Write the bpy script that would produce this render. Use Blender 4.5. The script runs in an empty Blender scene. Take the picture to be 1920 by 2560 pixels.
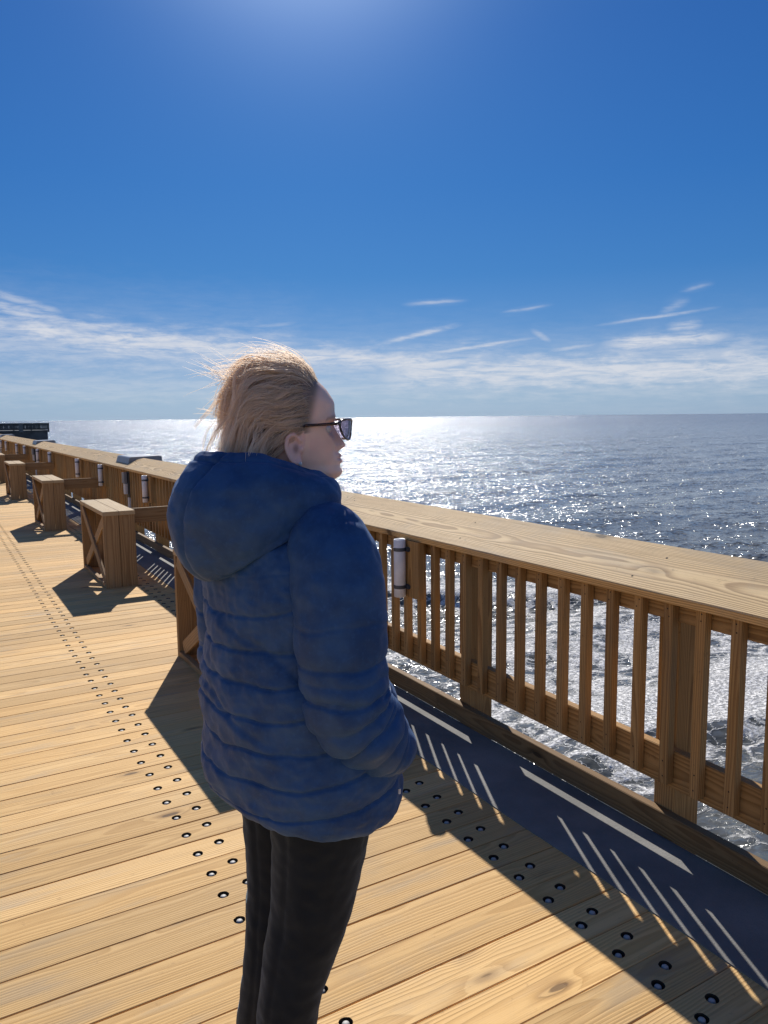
import bpy, math, random
import numpy as np
from mathutils import Vector, Matrix, noise as mnoise

random.seed(7)
rng = np.random.default_rng(11)
scene = bpy.context.scene
COL = scene.collection
PI = math.pi
rad = math.radians

# ------------------------------------------------------------------ helpers
def tag(o, label=None, cat=None, group=None, kind=None):
    if label: o['label'] = label
    if cat: o['category'] = cat
    if group: o['group'] = group
    if kind: o['kind'] = kind
    return o

def empty(name, loc=(0, 0, 0), rz=0.0):
    o = bpy.data.objects.new(name, None)
    COL.objects.link(o)
    o.location = loc
    o.rotation_euler = (0, 0, rz)
    o.empty_display_size = 0.1
    return o

class MB:
    """collects geometry for ONE mesh object, with wood grain coordinates per vertex"""
    def __init__(self):
        self.v, self.f, self.g, self.r, self.mi = [], [], [], [], []
    def add(self, verts, faces, g=None, r=0.0, mi=0):
        b = len(self.v)
        self.v += [tuple(p) for p in verts]
        self.f += [tuple(i + b for i in f) for f in faces]
        self.mi += [mi] * len(faces)
        self.g += list(g) if g is not None else [tuple(p) for p in verts]
        self.r += [r] * len(verts)
    def board(self, c, half, grain=0, ch=0.003, M=None, r=None, mi=0, off=None):
        """a chamfered board: centre c, half sizes, grain axis index; M optional 3x3 turning it about its centre"""
        r = random.random() if r is None else r
        off = off or (random.uniform(0, 60), random.uniform(-.04, .04), random.uniform(-.02, .03))
        a = grain; b, d = [i for i in (0, 1, 2) if i != a]
        hb, hd = half[b], half[d]
        ch = min(ch, hb * .6, hd * .6)
        prof = [(-hb + ch, -hd), (hb - ch, -hd), (hb, -hd + ch), (hb, hd - ch), (hb - ch, hd), (-hb + ch, hd), (-hb, hd - ch), (-hb, -hd + ch)]
        vs, gs = [], []
        wide_b = hb >= hd
        for s in (-1, 1):
            for (pb, pd) in prof:
                p = [0, 0, 0]; p[a] = s * half[a]; p[b] = pb; p[d] = pd
                w, t = (pb, pd) if wide_b else (pd, pb)
                gs.append((s * half[a] + off[0], w + off[1], t + off[2]))
                q = Vector(p)
                if M is not None: q = M @ q
                vs.append((q[0] + c[0], q[1] + c[1], q[2] + c[2]))
        fs = [tuple(range(7, -1, -1)), tuple(range(8, 16))]
        for i in range(8):
            j = (i + 1) % 8
            fs.append((i, j, 8 + j, 8 + i))
        # orientation: make sure normals point out
        e = Vector(vs[1]) - Vector(vs[0]); k = Vector(vs[8]) - Vector(vs[0])
        n = e.cross(k); cen = Vector(c)
        mid = (Vector(vs[0]) + Vector(vs[1])) / 2
        if n.dot(mid - cen) < 0: fs = [tuple(reversed(f)) for f in fs]
        self.add(vs, fs, gs, r, mi)
    def tube(self, pts, rad_, n=16, mi=0, cap=True, r=0.0):
        loops = []
        pts = [Vector(p) for p in pts]
        up = Vector((0, 0, 1))
        vs = []
        for i, p in enumerate(pts):
            t = (pts[min(i + 1, len(pts) - 1)] - pts[max(i - 1, 0)]).normalized()
            x = t.cross(up if abs(t.z) < .9 else Vector((1, 0, 0))).normalized()
            y = t.cross(x).normalized()
            rr = rad_[i] if isinstance(rad_, (list, tuple)) else rad_
            for k in range(n):
                a = 2 * PI * k / n
                vs.append(p + x * math.cos(a) * rr + y * math.sin(a) * rr)
        fs = []
        for i in range(len(pts) - 1):
            for k in range(n):
                k2 = (k + 1) % n
                fs.append((i * n + k, i * n + k2, (i + 1) * n + k2, (i + 1) * n + k))
        if cap:
            fs.append(tuple(range(n - 1, -1, -1)))
            fs.append(tuple(range((len(pts) - 1) * n, len(pts) * n)))
        self.add(vs, fs, r=r, mi=mi)
    def lathe(self, prof, n=20, c=(0, 0, 0), mi=0):
        vs = []
        for (r_, z) in prof:
            for k in range(n):
                a = 2 * PI * k / n
                vs.append((c[0] + r_ * math.cos(a), c[1] + r_ * math.sin(a), c[2] + z))
        fs = []
        for i in range(len(prof) - 1):
            for k in range(n):
                k2 = (k + 1) % n
                fs.append((i * n + k, i * n + k2, (i + 1) * n + k2, (i + 1) * n + k))
        self.add(vs, fs, mi=mi)
    def mesh(self, name, mats, smooth=False):
        me = bpy.data.meshes.new(name)
        me.from_pydata(self.v, [], self.f)
        at = me.attributes.new('gco', 'FLOAT_VECTOR', 'POINT')
        at.data.foreach_set('vector', np.array(self.g, dtype=np.float32).ravel())
        ar = me.attributes.new('rnd', 'FLOAT', 'POINT')
        ar.data.foreach_set('value', np.array(self.r, dtype=np.float32))
        for m in (mats if isinstance(mats, (list, tuple)) else [mats]): me.materials.append(m)
        if any(self.mi): me.polygons.foreach_set('material_index', self.mi)
        if smooth: me.polygons.foreach_set('use_smooth', [True] * len(me.polygons))
        me.update()
        return me
    def build(self, name, mats, parent=None, smooth=False, loc=None):
        o = bpy.data.objects.new(name, self.mesh(name, mats, smooth))
        COL.objects.link(o)
        if parent is not None: o.parent = parent
        if loc is not None: o.location = loc
        return o

def children(o): return [c for c in bpy.data.objects if c.parent == o]
def copy_tree(o, parent=None):
    c = o.copy(); COL.objects.link(c); c.parent = parent
    for ch in children(o): copy_tree(ch, c)
    return c

# ------------------------------------------------------------------ node helpers
class NT:
    def __init__(self, tree):
        self.t = tree; self.n = tree.nodes; self.l = tree.links
    def new(self, typ, **kw):
        nd = self.n.new(typ)
        for k, v in kw.items(): setattr(nd, k, v)
        return nd
    def set(self, sock, v):
        if isinstance(v, bpy.types.NodeSocket): self.l.new(v, sock)
        elif v is not None:
            try: sock.default_value = v
            except Exception: sock.default_value = (*v, 1.0)
    def math(self, op, a, b=None, c=None, clamp=False):
        nd = self.new('ShaderNodeMath', operation=op, use_clamp=clamp)
        self.set(nd.inputs[0], a)
        if b is not None: self.set(nd.inputs[1], b)
        if c is not None: self.set(nd.inputs[2], c)
        return nd.outputs[0]
    def vmath(self, op, a, b=None):
        nd = self.new('ShaderNodeVectorMath', operation=op)
        self.set(nd.inputs[0], a)
        if b is not None: self.set(nd.inputs[1], b)
        return nd.outputs[1] if op in ('LENGTH', 'DOT_PRODUCT', 'DISTANCE') else nd.outputs[0]
    def sep(self, v):
        nd = self.new('ShaderNodeSeparateXYZ'); self.l.new(v, nd.inputs[0]); return nd.outputs
    def comb(self, x, y, z):
        nd = self.new('ShaderNodeCombineXYZ')
        for i, q in enumerate((x, y, z)): self.set(nd.inputs[i], q)
        return nd.outputs[0]
    def noise(self, vec, scale=1.0, detail=2.0, rough=.5, dist=0.0):
        nd = self.new('ShaderNodeTexNoise')
        if vec is not None: self.l.new(vec, nd.inputs['Vector'])
        self.set(nd.inputs['Scale'], scale); self.set(nd.inputs['Detail'], detail)
        self.set(nd.inputs['Roughness'], rough); self.set(nd.inputs['Distortion'], dist)
        return nd.outputs[0]
    def smooth(self, v, a, b, lo=0.0, hi=1.0):
        nd = self.new('ShaderNodeMapRange', interpolation_type='SMOOTHSTEP')
        self.set(nd.inputs[0], v); self.set(nd.inputs[1], a); self.set(nd.inputs[2], b)
        self.set(nd.inputs[3], lo); self.set(nd.inputs[4], hi)
        return nd.outputs[0]
    def mix(self, f, a, b, blend='MIX'):
        nd = self.new('ShaderNodeMix', data_type='RGBA', blend_type=blend)
        self.set(nd.inputs[0], f)
        for s, v in ((nd.inputs[6], a), (nd.inputs[7], b)):
            if isinstance(v, bpy.types.NodeSocket): self.l.new(v, s)
            else: s.default_value = (v[0], v[1], v[2], 1)
        return nd.outputs[2]
    def attr(self, name):
        nd = self.new('ShaderNodeAttribute', attribute_name=name); return nd.outputs
    def bump(self, h, strength=.5, dist=.01, normal=None):
        nd = self.new('ShaderNodeBump')
        self.set(nd.inputs['Strength'], strength); self.set(nd.inputs['Distance'], dist)
        self.l.new(h, nd.inputs['Height'])
        if normal is not None: self.l.new(normal, nd.inputs['Normal'])
        return nd.outputs[0]

def material(name):
    m = bpy.data.materials.new(name); m.use_nodes = True
    nt = NT(m.node_tree); nt.n.clear()
    out = nt.new('ShaderNodeOutputMaterial')
    bs = nt.new('ShaderNodeBsdfPrincipled')
    nt.l.new(bs.outputs[0], out.inputs[0])
    nt.out = out; nt.bs = bs
    return m, nt

def P(nt, **kw):
    for k, v in kw.items(): nt.set(nt.bs.inputs[k.replace('_', ' ')], v)

# ------------------------------------------------------------------ materials
def wood(name, light, mid, dark, grey=(.30, .27, .22), grey_amt=.35, knot=1.0, kthr=.80, wear=1.0, rough=.75, ring_amt=.75, tone=.28, ring_mm=8.0):
    m, nt = material(name)
    g = nt.attr('gco')[1]; rnd = nt.attr('rnd')[2]
    a, w, t = nt.sep(g)
    seed = nt.math('MULTIPLY', rnd, 37.0)
    # knots: stretched cells, only some of them used
    kv = nt.comb(nt.math('MULTIPLY', a, 3.0), nt.math('MULTIPLY', w, 9.0), seed)
    kn = nt.new('ShaderNodeTexVoronoi', voronoi_dimensions='2D' if False else '3D')
    nt.l.new(kv, kn.inputs['Vector']); kn.inputs['Scale'].default_value = 1.0
    kd = kn.outputs['Distance']
    kc = nt.sep(kn.outputs['Color'])[0]
    use = nt.math('GREATER_THAN', kc, kthr)
    wob = nt.noise(nt.comb(nt.math('MULTIPLY', a, 12.0), nt.math('MULTIPLY', w, 40.0), seed), 1.0, 2)
    kd2 = nt.math('ADD', kd, nt.math('MULTIPLY', nt.math('SUBTRACT', wob, .5), .10))
    kfield = nt.math('MULTIPLY', nt.smooth(kd2, .42, .0), use)
    kcore = nt.math('MULTIPLY', nt.smooth(kd2, .115, .075), use)
    khalo = nt.math('MULTIPLY', nt.smooth(kd2, .27, .09), use)
    # annual rings: distance from a pith that wanders slowly along the board
    lowv = nt.comb(nt.math('MULTIPLY', a, .55), nt.math('MULTIPLY', w, 3.0), seed)
    low = nt.noise(lowv, 1.0, 3, .55)
    low2 = nt.noise(nt.comb(nt.math('MULTIPLY', a, 3.0), nt.math('MULTIPLY', w, 14.0), seed), 1.0, 2)
    px = nt.math('ADD', w, nt.math('MULTIPLY', nt.math('SUBTRACT', rnd, .5), .10))
    py = nt.math('ADD', nt.math('ADD', t, .045), nt.math('MULTIPLY', low, .075))
    r = nt.math('SQRT', nt.math('ADD', nt.math('MULTIPLY', px, px), nt.math('MULTIPLY', py, py)))
    r = nt.math('ADD', r, nt.math('MULTIPLY', kfield, .010))
    r = nt.math('ADD', r, nt.math('MULTIPLY', low2, .006))
    ph = nt.math('MULTIPLY', r, 1000.0 / ring_mm)
    fr = nt.math('FRACT', ph)
    ring = nt.math('MULTIPLY', nt.smooth(fr, .15, .85), nt.smooth(fr, 1.0, .88))   # slow rise, quick fall: late wood
    fib = nt.noise(nt.comb(nt.math('MULTIPLY', a, 5.0), nt.math('MULTIPLY', w, 260.0), nt.math('MULTIPLY', t, 260.0)), 1.0, 2, .6)
    fib2 = nt.noise(nt.comb(nt.math('MULTIPLY', a, 1.6), nt.math('MULTIPLY', w, 60.0), nt.math('ADD', seed, nt.math('MULTIPLY', t, 60.0))), 1.0, 3, .6)
    blot = nt.noise(nt.comb(nt.math('MULTIPLY', a, 2.2), nt.math('MULTIPLY', w, 11.0), nt.math('ADD', seed, 9.0)), 1.0, 4, .6)
    col = nt.mix(nt.math('MULTIPLY', ring, ring_amt), light, mid)
    col = nt.mix(nt.smooth(fib2, .48, .78, 0, .55), col, mid)
    col = nt.mix(nt.smooth(fib, .55, .8, 0, .35), col, dark)
    gm = nt.math('MULTIPLY', nt.smooth(blot, .50, .72), grey_amt)
    gm = nt.math('MULTIPLY', gm, nt.smooth(nt.noise(nt.comb(seed, nt.math('MULTIPLY', a, .5), 1.0), 1.0, 1), .35, .65, .3, 1.0))
    col = nt.mix(gm, col, grey)
    col = nt.mix(nt.math('MULTIPLY', nt.math('MULTIPLY', khalo, nt.smooth(fr, .2, .9, .35, 1.0)), .55 * knot), col, dark)
    col = nt.mix(nt.math('MULTIPLY', kcore, .75 * knot), col, (dark[0] * .45, dark[1] * .42, dark[2] * .42))
    # weathering that runs over the boards: scuffs, salt and dirt
    opos = nt.new('ShaderNodeTexCoord').outputs['Object']
    wz_ = nt.noise(opos, 1.4, 6, .68); wz2 = nt.noise(opos, 26.0, 4, .7); wz3 = nt.noise(opos, 150.0, 2, .6)
    col = nt.mix(nt.smooth(wz_, .52, .72, 0, .32 * wear), col, grey)
    col = nt.mix(nt.smooth(wz2, .60, .78, 0, .38 * wear), col, dark)
    col = nt.mix(nt.smooth(wz3, .68, .76, 0, .45 * wear), col, dark)
    # board to board tone
    tv = nt.math('ADD', 1.0 - tone * .5, nt.math('MULTIPLY', rnd, tone))
    warm = nt.math('FRACT', nt.math('MULTIPLY', rnd, 7.31))
    tint = nt.comb(1.0, nt.math('ADD', .965, nt.math('MULTIPLY', warm, .05)), nt.math('ADD', .90, nt.math('MULTIPLY', warm, .16)))
    col = nt.vmath('MULTIPLY', col, tint)
    sc = nt.new('ShaderNodeVectorMath', operation='SCALE'); nt.l.new(col, sc.inputs[0]); nt.l.new(tv, sc.inputs['Scale'])
    P(nt, Base_Color=sc.outputs[0], Roughness=nt.math('ADD', rough - .12, nt.math('MULTIPLY', fib, .2)))
    nt.bs.inputs['Specular IOR Level'].default_value = .28
    h = nt.math('ADD', nt.math('MULTIPLY', ring, -.6), nt.math('MULTIPLY', fib, .9))
    h = nt.math('ADD', h, nt.math('MULTIPLY', kcore, -.6))
    nt.l.new(nt.bump(h, .55, .0015), nt.bs.inputs['Normal'])
    return m

W_DECK = wood('deck_wood', (.78, .495, .20), (.53, .30, .10), (.20, .10, .04), grey=(.40, .32, .22), grey_amt=.55, tone=.34, ring_amt=.62, ring_mm=6.5)
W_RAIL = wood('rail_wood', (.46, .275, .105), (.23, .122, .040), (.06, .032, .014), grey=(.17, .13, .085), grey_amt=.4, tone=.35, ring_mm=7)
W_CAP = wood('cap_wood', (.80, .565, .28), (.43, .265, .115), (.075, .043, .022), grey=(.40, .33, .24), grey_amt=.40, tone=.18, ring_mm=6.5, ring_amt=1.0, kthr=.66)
W_TOE = wood('shaded_toe_wood', (.27, .165, .07), (.15, .082, .03), (.05, .028, .012), grey=(.12, .095, .065), grey_amt=.4, tone=.3, ring_mm=7)  # rail timber darkened: the toe board's shade is put into its colour
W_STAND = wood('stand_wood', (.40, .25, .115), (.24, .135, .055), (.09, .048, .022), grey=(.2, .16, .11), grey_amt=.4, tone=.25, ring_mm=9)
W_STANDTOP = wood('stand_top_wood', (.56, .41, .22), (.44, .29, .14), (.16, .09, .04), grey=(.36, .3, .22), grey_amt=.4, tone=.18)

def simple(name, col, rough=.5, metal=0.0, var=.15, nscale=30.0, bump=0.0, spec=.5):
    m, nt = material(name)
    pos = nt.new('ShaderNodeTexCoord').outputs['Object']
    n = nt.noise(pos, nscale, 4, .6)
    d = tuple(c * (1 - var) for c in col); l = tuple(min(1, c * (1 + var)) for c in col)
    P(nt, Base_Color=nt.mix(nt.smooth(n, .3, .7), d, l), Roughness=nt.math('ADD', rough - .06, nt.math('MULTIPLY', n, .12)), Metallic=metal)
    nt.bs.inputs['Specular IOR Level'].default_value = spec
    if bump: nt.l.new(nt.bump(n, .5, bump), nt.bs.inputs['Normal'])
    return m

M_STEEL = simple('galvanised_steel', (.46, .44, .40), .55, .0, .10, 90, .0003)
M_HOLE = simple('dark_bore', (.035, .024, .014), .9, 0, .4, 120)
M_PVC = simple('weathered_white_pipe', (.74, .74, .75), .42, 0, .08, 14)
M_STRAP = simple('dark_pipe_strap', (.07, .08, .10), .4, .3, .2, 40)
M_GREYMETAL = simple('grey_painted_metal', (.20, .215, .24), .4, .2, .1, 10)
M_PALE = simple('pale_plastic', (.55, .55, .56), .4, 0, .1, 10)
M_BLACK = simple('black_plastic', (.015, .016, .018), .45, 0, .2, 20)
M_DARKSTRUCT = simple('weathered_pier_timber', (.045, .055, .062), .85, 0, .35, .8)
M_DARKPOST = simple('weathered_pier_post', (.07, .085, .095), .85, 0, .25, .8)
M_PILE = simple('concrete_pile', (.27, .26, .24), .85, 0, .2, 3, .004)

# concrete edge strip
M_CONC, nt = material('pale_concrete')
pos = nt.new('ShaderNodeTexCoord').outputs['Object']
n1 = nt.noise(pos, 2.2, 5, .6); n2 = nt.noise(pos, 160, 3, .7); n3 = nt.noise(pos, 38, 3, .6)
c = nt.mix(nt.smooth(n1, .3, .7), (.15, .145, .135), (.26, .25, .23))
c = nt.mix(nt.smooth(n2, .56, .68, 0, .5), c, (.17, .17, .17))
c = nt.mix(nt.smooth(n3, .58, .72, 0, .35), c, (.22, .22, .22))
P(nt, Base_Color=c, Roughness=.8)
nt.l.new(nt.bump(nt.math('ADD', n2, nt.math('MULTIPLY', n3, .7)), .6, .003), nt.bs.inputs['Normal'])

# ------------------------------------------------------------------ sun, sky, camera
SUN_AZ, SUN_EL = rad(25.4), rad(35.5)
S = Vector((math.sin(SUN_AZ) * math.cos(SUN_EL), math.cos(SUN_AZ) * math.cos(SUN_EL), math.sin(SUN_EL)))
sl = bpy.data.lights.new('sun', 'SUN'); sl.energy = 5.0; sl.angle = rad(.53); sl.color = (1.0, .96, .895)
so = bpy.data.objects.new('sun', sl); COL.objects.link(so)
so.rotation_euler = (-S).to_track_quat('-Z', 'Y').to_euler(); so.location = S * 60

world = bpy.data.worlds.new('World'); scene.world = world; world.use_nodes = True
wt = NT(world.node_tree); wt.n.clear()
wout = wt.new('ShaderNodeOutputWorld'); bg = wt.new('ShaderNodeBackground'); wt.l.new(bg.outputs[0], wout.inputs[0])
sky = wt.new('ShaderNodeTexSky', sky_type='NISHITA'); sky.sun_disc = False
sky.sun_elevation = SUN_EL; sky.sun_rotation = SUN_AZ; sky.altitude = 0; sky.air_density = 1.0; sky.dust_density = .35; sky.ozone_density = 4.0
hs = wt.new('ShaderNodeHueSaturation'); hs.inputs['Saturation'].default_value = 1.18; hs.inputs['Value'].default_value = 1.0
wt.l.new(sky.outputs[0], hs.inputs['Color'])
dirv = wt.new('ShaderNodeTexCoord').outputs['Generated']
dx, dy, dz = wt.sep(dirv)
AZ = wt.math('MULTIPLY', wt.math('ARCTAN2', dx, dy), 180 / PI)          # degrees from +Y towards +X
EL = wt.math('MULTIPLY', wt.math('ARCSINE', dz), 180 / PI)
warp = wt.noise(wt.comb(wt.math('MULTIPLY', AZ, .11), wt.math('MULTIPLY', EL, .4), 3.0), 1.0, 4, .6)
warp2 = wt.noise(wt.comb(wt.math('MULTIPLY', AZ, .5), wt.math('MULTIPLY', EL, 1.6), 8.0), 1.0, 4, .62)
fine = wt.noise(wt.comb(wt.math('MULTIPLY', AZ, .35), wt.math('MULTIPLY', EL, 2.6), 5.0), 1.0, 6, .68, .6)
def streak(az0, el0, az1, el1, wid, amp, soft=.5):
    """a feathered cloud streak between two directions of the sky (degrees)"""
    ca, ce = (az0 + az1) / 2, (el0 + el1) / 2
    L = math.hypot(az1 - az0, el1 - el0) / 2; cs, sn = (az1 - az0) / (2 * L), (el1 - el0) / (2 * L)
    da = wt.math('SUBTRACT', AZ, ca)
    de = wt.math('ADD', wt.math('SUBTRACT', EL, ce), wt.math('MULTIPLY', wt.math('SUBTRACT', warp2, .5), wid * 1.6))
    al = wt.math('ADD', wt.math('MULTIPLY', da, cs), wt.math('MULTIPLY', de, sn))
    ac = wt.math('SUBTRACT', wt.math('MULTIPLY', de, cs), wt.math('MULTIPLY', da, sn))
    fa = wt.smooth(wt.math('ABSOLUTE', al), L, L * soft)
    fc = wt.math('ADD', wt.math('MULTIPLY', wt.smooth(wt.math('ABSOLUTE', ac), wid, 0.0), .75), wt.math('MULTIPLY', wt.smooth(wt.math('ABSOLUTE', ac), wid * 2.6, 0.0), .25))
    tex = wt.smooth(fine, .25, .62, .25, 1.0)
    return wt.math('MULTIPLY', wt.math('MULTIPLY', wt.math('MULTIPLY', fa, fc), tex), amp)
STREAKS = [
    (0, 5.6, 27, 4.3, 2.3, .5, .7), (16, 4.4, 44, 3.6, 1.9, .45, .6), (44, 4.2, 64, 3.4, 1.7, .5, .6),
    (2, 6.2, 24, 4.6, 1.25, .95, .55), (2, 7.9, 14, 5.4, .55, .75, .4), (7, 4.6, 26, 4.1, .5, .6, .5), (-6, 6.4, 8, 6.0, 1.0, .85, .4), (3, 8.6, 9, 7.0, .35, .5, .4),
    (18, 4.9, 38, 3.6, 1.0, .95, .6), (28, 3.2, 64, 2.9, 1.7, .9, .7), (-14, 2.4, 74, 1.9, 1.6, .35, .7), (36, 3.7, 50, 3.5, .6, .6, .6), (45, 4.8, 55.5, 5.2, .62, .95, .35), (49.8, 5.8, 53, 6.0, .45, .6, .2),
    (31.5, 8.05, 37, 8.25, .16, .5, .1), (38.5, 7.25, 43, 7.8, .15, .38, .1), (28.5, 4.9, 37, 6.8, .26, .7, .15), (31.5, 4.3, 42.8, 5.65, .2, .7, .2),
    (41.5, 4.5, 46.5, 5.0, .22, .5, .1), (40.8, 6.3, 43, 4.9, .3, .4, .1), (44.5, 6.1, 54.5, 7.1, .15, .55, .1), (49.5, 6.7, 52, 7.7, .4, .3, .1), (50.8, 8.15, 53.4, 8.6, .18, .3, .1),
    (20, 6.4, 25, 6.9, .2, .3, .1), (55, 2.6, 70, 3.4, 1.0, .6, .5), (-30, 5, 0, 5.5, 1.6, .8, .6), (70, 4, 110, 5, 1.5, .6, .5),
]
cl = None
for s_ in STREAKS:
    q = streak(*s_)
    cl = q if cl is None else wt.math('MAXIMUM', cl, q)
cl = wt.math('MULTIPLY', cl, .92, clamp=True)
e01 = wt.math('DIVIDE', EL, 90.0, clamp=True)
def ramp(stops):
    nd = wt.new('ShaderNodeValToRGB'); wt.l.new(e01, nd.inputs[0])
    el = nd.color_ramp.elements
    while len(el) < len(stops): el.new(.5)
    for e_, (p_, c_) in zip(el, stops): e_.position = p_ / 90.0; e_.color = (*c_, 1)
    return nd.outputs[0]
BG = .075
tint = ramp([(0, (.34, .58, 1.22)), (1.5, (.37, .58, 1.0)), (3.5, (.36, .53, .87)), (6.5, (.25, .455, .78)), (10, (.18, .445, .75)), (16, (.15, .42, .77)), (25, (.13, .37, .76)), (35, (.20, .42, .75)), (60, (.4, .5, .7)), (90, (.5, .5, .6))])
base = ramp([(0, (.38, .50, .62)), (1.5, (.34, .47, .64)), (3.5, (.25, .41, .65)), (6.5, (.115, .30, .62)), (10, (.058, .225, .58)), (16, (.036, .185, .54)), (25, (.030, .155, .49)), (35, (.028, .13, .43)), (60, (.02, .075, .24)), (90, (.012, .045, .15))])
nish = wt.mix(1.0, sky.outputs[0], tint, 'MULTIPLY')
sc_ = wt.new('ShaderNodeVectorMath', operation='SCALE'); wt.l.new(base, sc_.inputs[0]); sc_.inputs['Scale'].default_value = 1 / BG
skyc = wt.mix(.5, nish, sc_.outputs[0])
sang = wt.math('ARCCOSINE', wt.vmath('DOT_PRODUCT', dirv, tuple(S)))          # angle from the sun: hazy aureole
aur = wt.math('EXPONENT', wt.math('MULTIPLY', wt.math('POWER', wt.math('DIVIDE', sang, rad(8.0)), 2.0), -1.0))
aur2 = wt.math('EXPONENT', wt.math('MULTIPLY', wt.math('DIVIDE', sang, rad(9.0)), -1.0))
av = wt.new('ShaderNodeVectorMath', operation='SCALE'); av.inputs[0].default_value = (.62 / BG, .68 / BG, .72 / BG)
wt.l.new(wt.math('ADD', wt.math('MULTIPLY', aur, .75), wt.math('MULTIPLY', aur2, .12)), av.inputs['Scale'])
skyc = wt.vmath('ADD', skyc, av.outputs[0])
# warm fill glow added low in the unseen sky, to brighten the woman
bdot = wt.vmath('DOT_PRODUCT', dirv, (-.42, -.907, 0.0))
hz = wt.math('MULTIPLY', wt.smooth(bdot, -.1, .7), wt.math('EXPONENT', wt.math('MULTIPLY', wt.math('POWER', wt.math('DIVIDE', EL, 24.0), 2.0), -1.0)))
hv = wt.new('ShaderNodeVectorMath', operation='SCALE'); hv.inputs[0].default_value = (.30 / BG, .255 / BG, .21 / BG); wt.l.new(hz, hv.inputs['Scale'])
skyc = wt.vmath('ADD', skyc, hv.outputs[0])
skycol = wt.mix(cl, skyc, (.74 / BG, .75 / BG, .79 / BG))
wt.l.new(skycol, bg.inputs['Color'])
bg.inputs['Strength'].default_value = BG

CR, CD, CF = ((0.861849, -0.507054, -0.010619), (-0.07118, -0.100202, -0.992418), (0.502145, 0.85607, -0.122451))
cam = bpy.data.cameras.new('camera'); co = bpy.data.objects.new('camera', cam); COL.objects.link(co)
cam.sensor_fit = 'VERTICAL'; cam.sensor_height = 36.0; cam.sensor_width = 27.0; cam.lens = 1923.0 * 36.0 / 2560.0
cam.clip_start = .05; cam.clip_end = 100000
Mx = Matrix.Identity(4)
for i in range(3):
    Mx[i][0] = CR[i]; Mx[i][1] = -CD[i]; Mx[i][2] = -CF[i]
Mx[0][3], Mx[1][3], Mx[2][3] = 0, 0, 1.52
co.matrix_world = Mx
scene.camera = co
scene.view_settings.view_transform = 'Standard'; scene.view_settings.look = 'None'; scene.view_settings.exposure = 0; scene.view_settings.gamma = 1
scene.render.engine = 'CYCLES'
scene.cycles.use_denoising = True
scene.cycles.max_bounces = 8
scene.cycles.sample_clamp_indirect = 6.0
scene.cycles.caustics_reflective = False; scene.cycles.caustics_refractive = False

# ------------------------------------------------------------------ the boardwalk
PITCH = .1405; Y0 = 2.407
XL, XR = -5.2, 1.812
ROWS = ((.712, -.012), (.801, .020), (1.580, -.012), (1.660, .022))
HR = .0182
def plank_with_holes(mb, yc, w, r, off):
    """a deck plank whose top face has real bolt holes bored in it"""
    xs = [XL, .668, .7565, .848, 1.535, 1.620, 1.706, XR + random.uniform(-.006, .004)]
    hole = {1: 0, 2: 1, 4: 2, 5: 3}
    y0, y1 = yc - w / 2, yc + w / 2
    ch = .0025
    def G(p): return (p[0] + off[0], p[1] - yc + off[1], p[2] + off[2])
    def put(vs, fs, mi=0): mb.add(vs, fs, [G(v) for v in vs], r, mi)
    n = 16
    for i in range(7):
        xa, xb = xs[i], xs[i + 1]
        ya, yb = y0 + ch, y1 - ch
        if i not in hole:
            put([(xa, ya, 0), (xb, ya, 0), (xb, yb, 0), (xa, yb, 0)], [(0, 1, 2, 3)])
        else:
            hx, ho = ROWS[hole[i]]; hx += random.uniform(-.003, .003); hy = yc + ho + random.uniform(-.004, .004)
            HOLES.append((hx, hy))
            ring, outer = [], []
            for k in range(n):
                a = 2 * PI * (k + .5) / n
                ca, sa = math.cos(a), math.sin(a)
                rr = HR * random.uniform(.97, 1.05)
                ring.append((hx + rr * ca, hy + rr * sa, 0))
                tx = ((xb if ca > 0 else xa) - hx) / ca if abs(ca) > 1e-6 else 9
                ty = ((yb if sa > 0 else ya) - hy) / sa if abs(sa) > 1e-6 else 9
                tt = min(tx, ty)
                outer.append((hx + tt * ca, hy + tt * sa, 0))
            vs = ring + outer + [(xb, yb, 0), (xa, yb, 0), (xa, ya, 0), (xb, ya, 0)]
            fs = []
            for k in range(n):
                k2 = (k + 1) % n
                pa, pb = outer[k], outer[k2]
                ona = abs(pa[0] - xa) < 1e-6 or abs(pa[0] - xb) < 1e-6
                onb = abs(pb[0] - xa) < 1e-6 or abs(pb[0] - xb) < 1e-6
                if ona != onb:
                    ci = 2 * n + (0 if (pa[0] + pb[0] > 2 * hx and pa[1] + pb[1] > 2 * hy) else 1 if pa[1] + pb[1] > 2 * hy else 2 if pa[0] + pb[0] < 2 * hx else 3)
                    fs.append((k, n + k, ci, n + k2, k2))
                else:
                    fs.append((k, n + k, n + k2, k2))
            put(vs, fs)
            wall = ring + [(p[0], p[1], -.026) for p in ring]
            put(wall, [(k, (k + 1) % n, n + (k + 1) % n, n + k) for k in range(n)] + [tuple(range(n, 2 * n))], 1)
    # chamfers, sides and end
    xa, xb = xs[0], xs[-1]
    put([(xa, y0 + ch, 0), (xb, y0 + ch, 0), (xb, y0, -ch), (xa, y0, -ch), (xb, y0, -.036), (xa, y0, -.036)], [(1, 0, 3, 2), (2, 3, 5, 4)])
    put([(xa, y1 - ch, 0), (xb, y1 - ch, 0), (xb, y1, -ch), (xa, y1, -ch), (xb, y1, -.036), (xa, y1, -.036)], [(0, 1, 2, 3), (3, 2, 4, 5)])
    put([(xb, y0 + ch, 0), (xb, y1 - ch, 0), (xb, y1, -.036), (xb, y0, -.036)], [(3, 2, 1, 0)])

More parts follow.
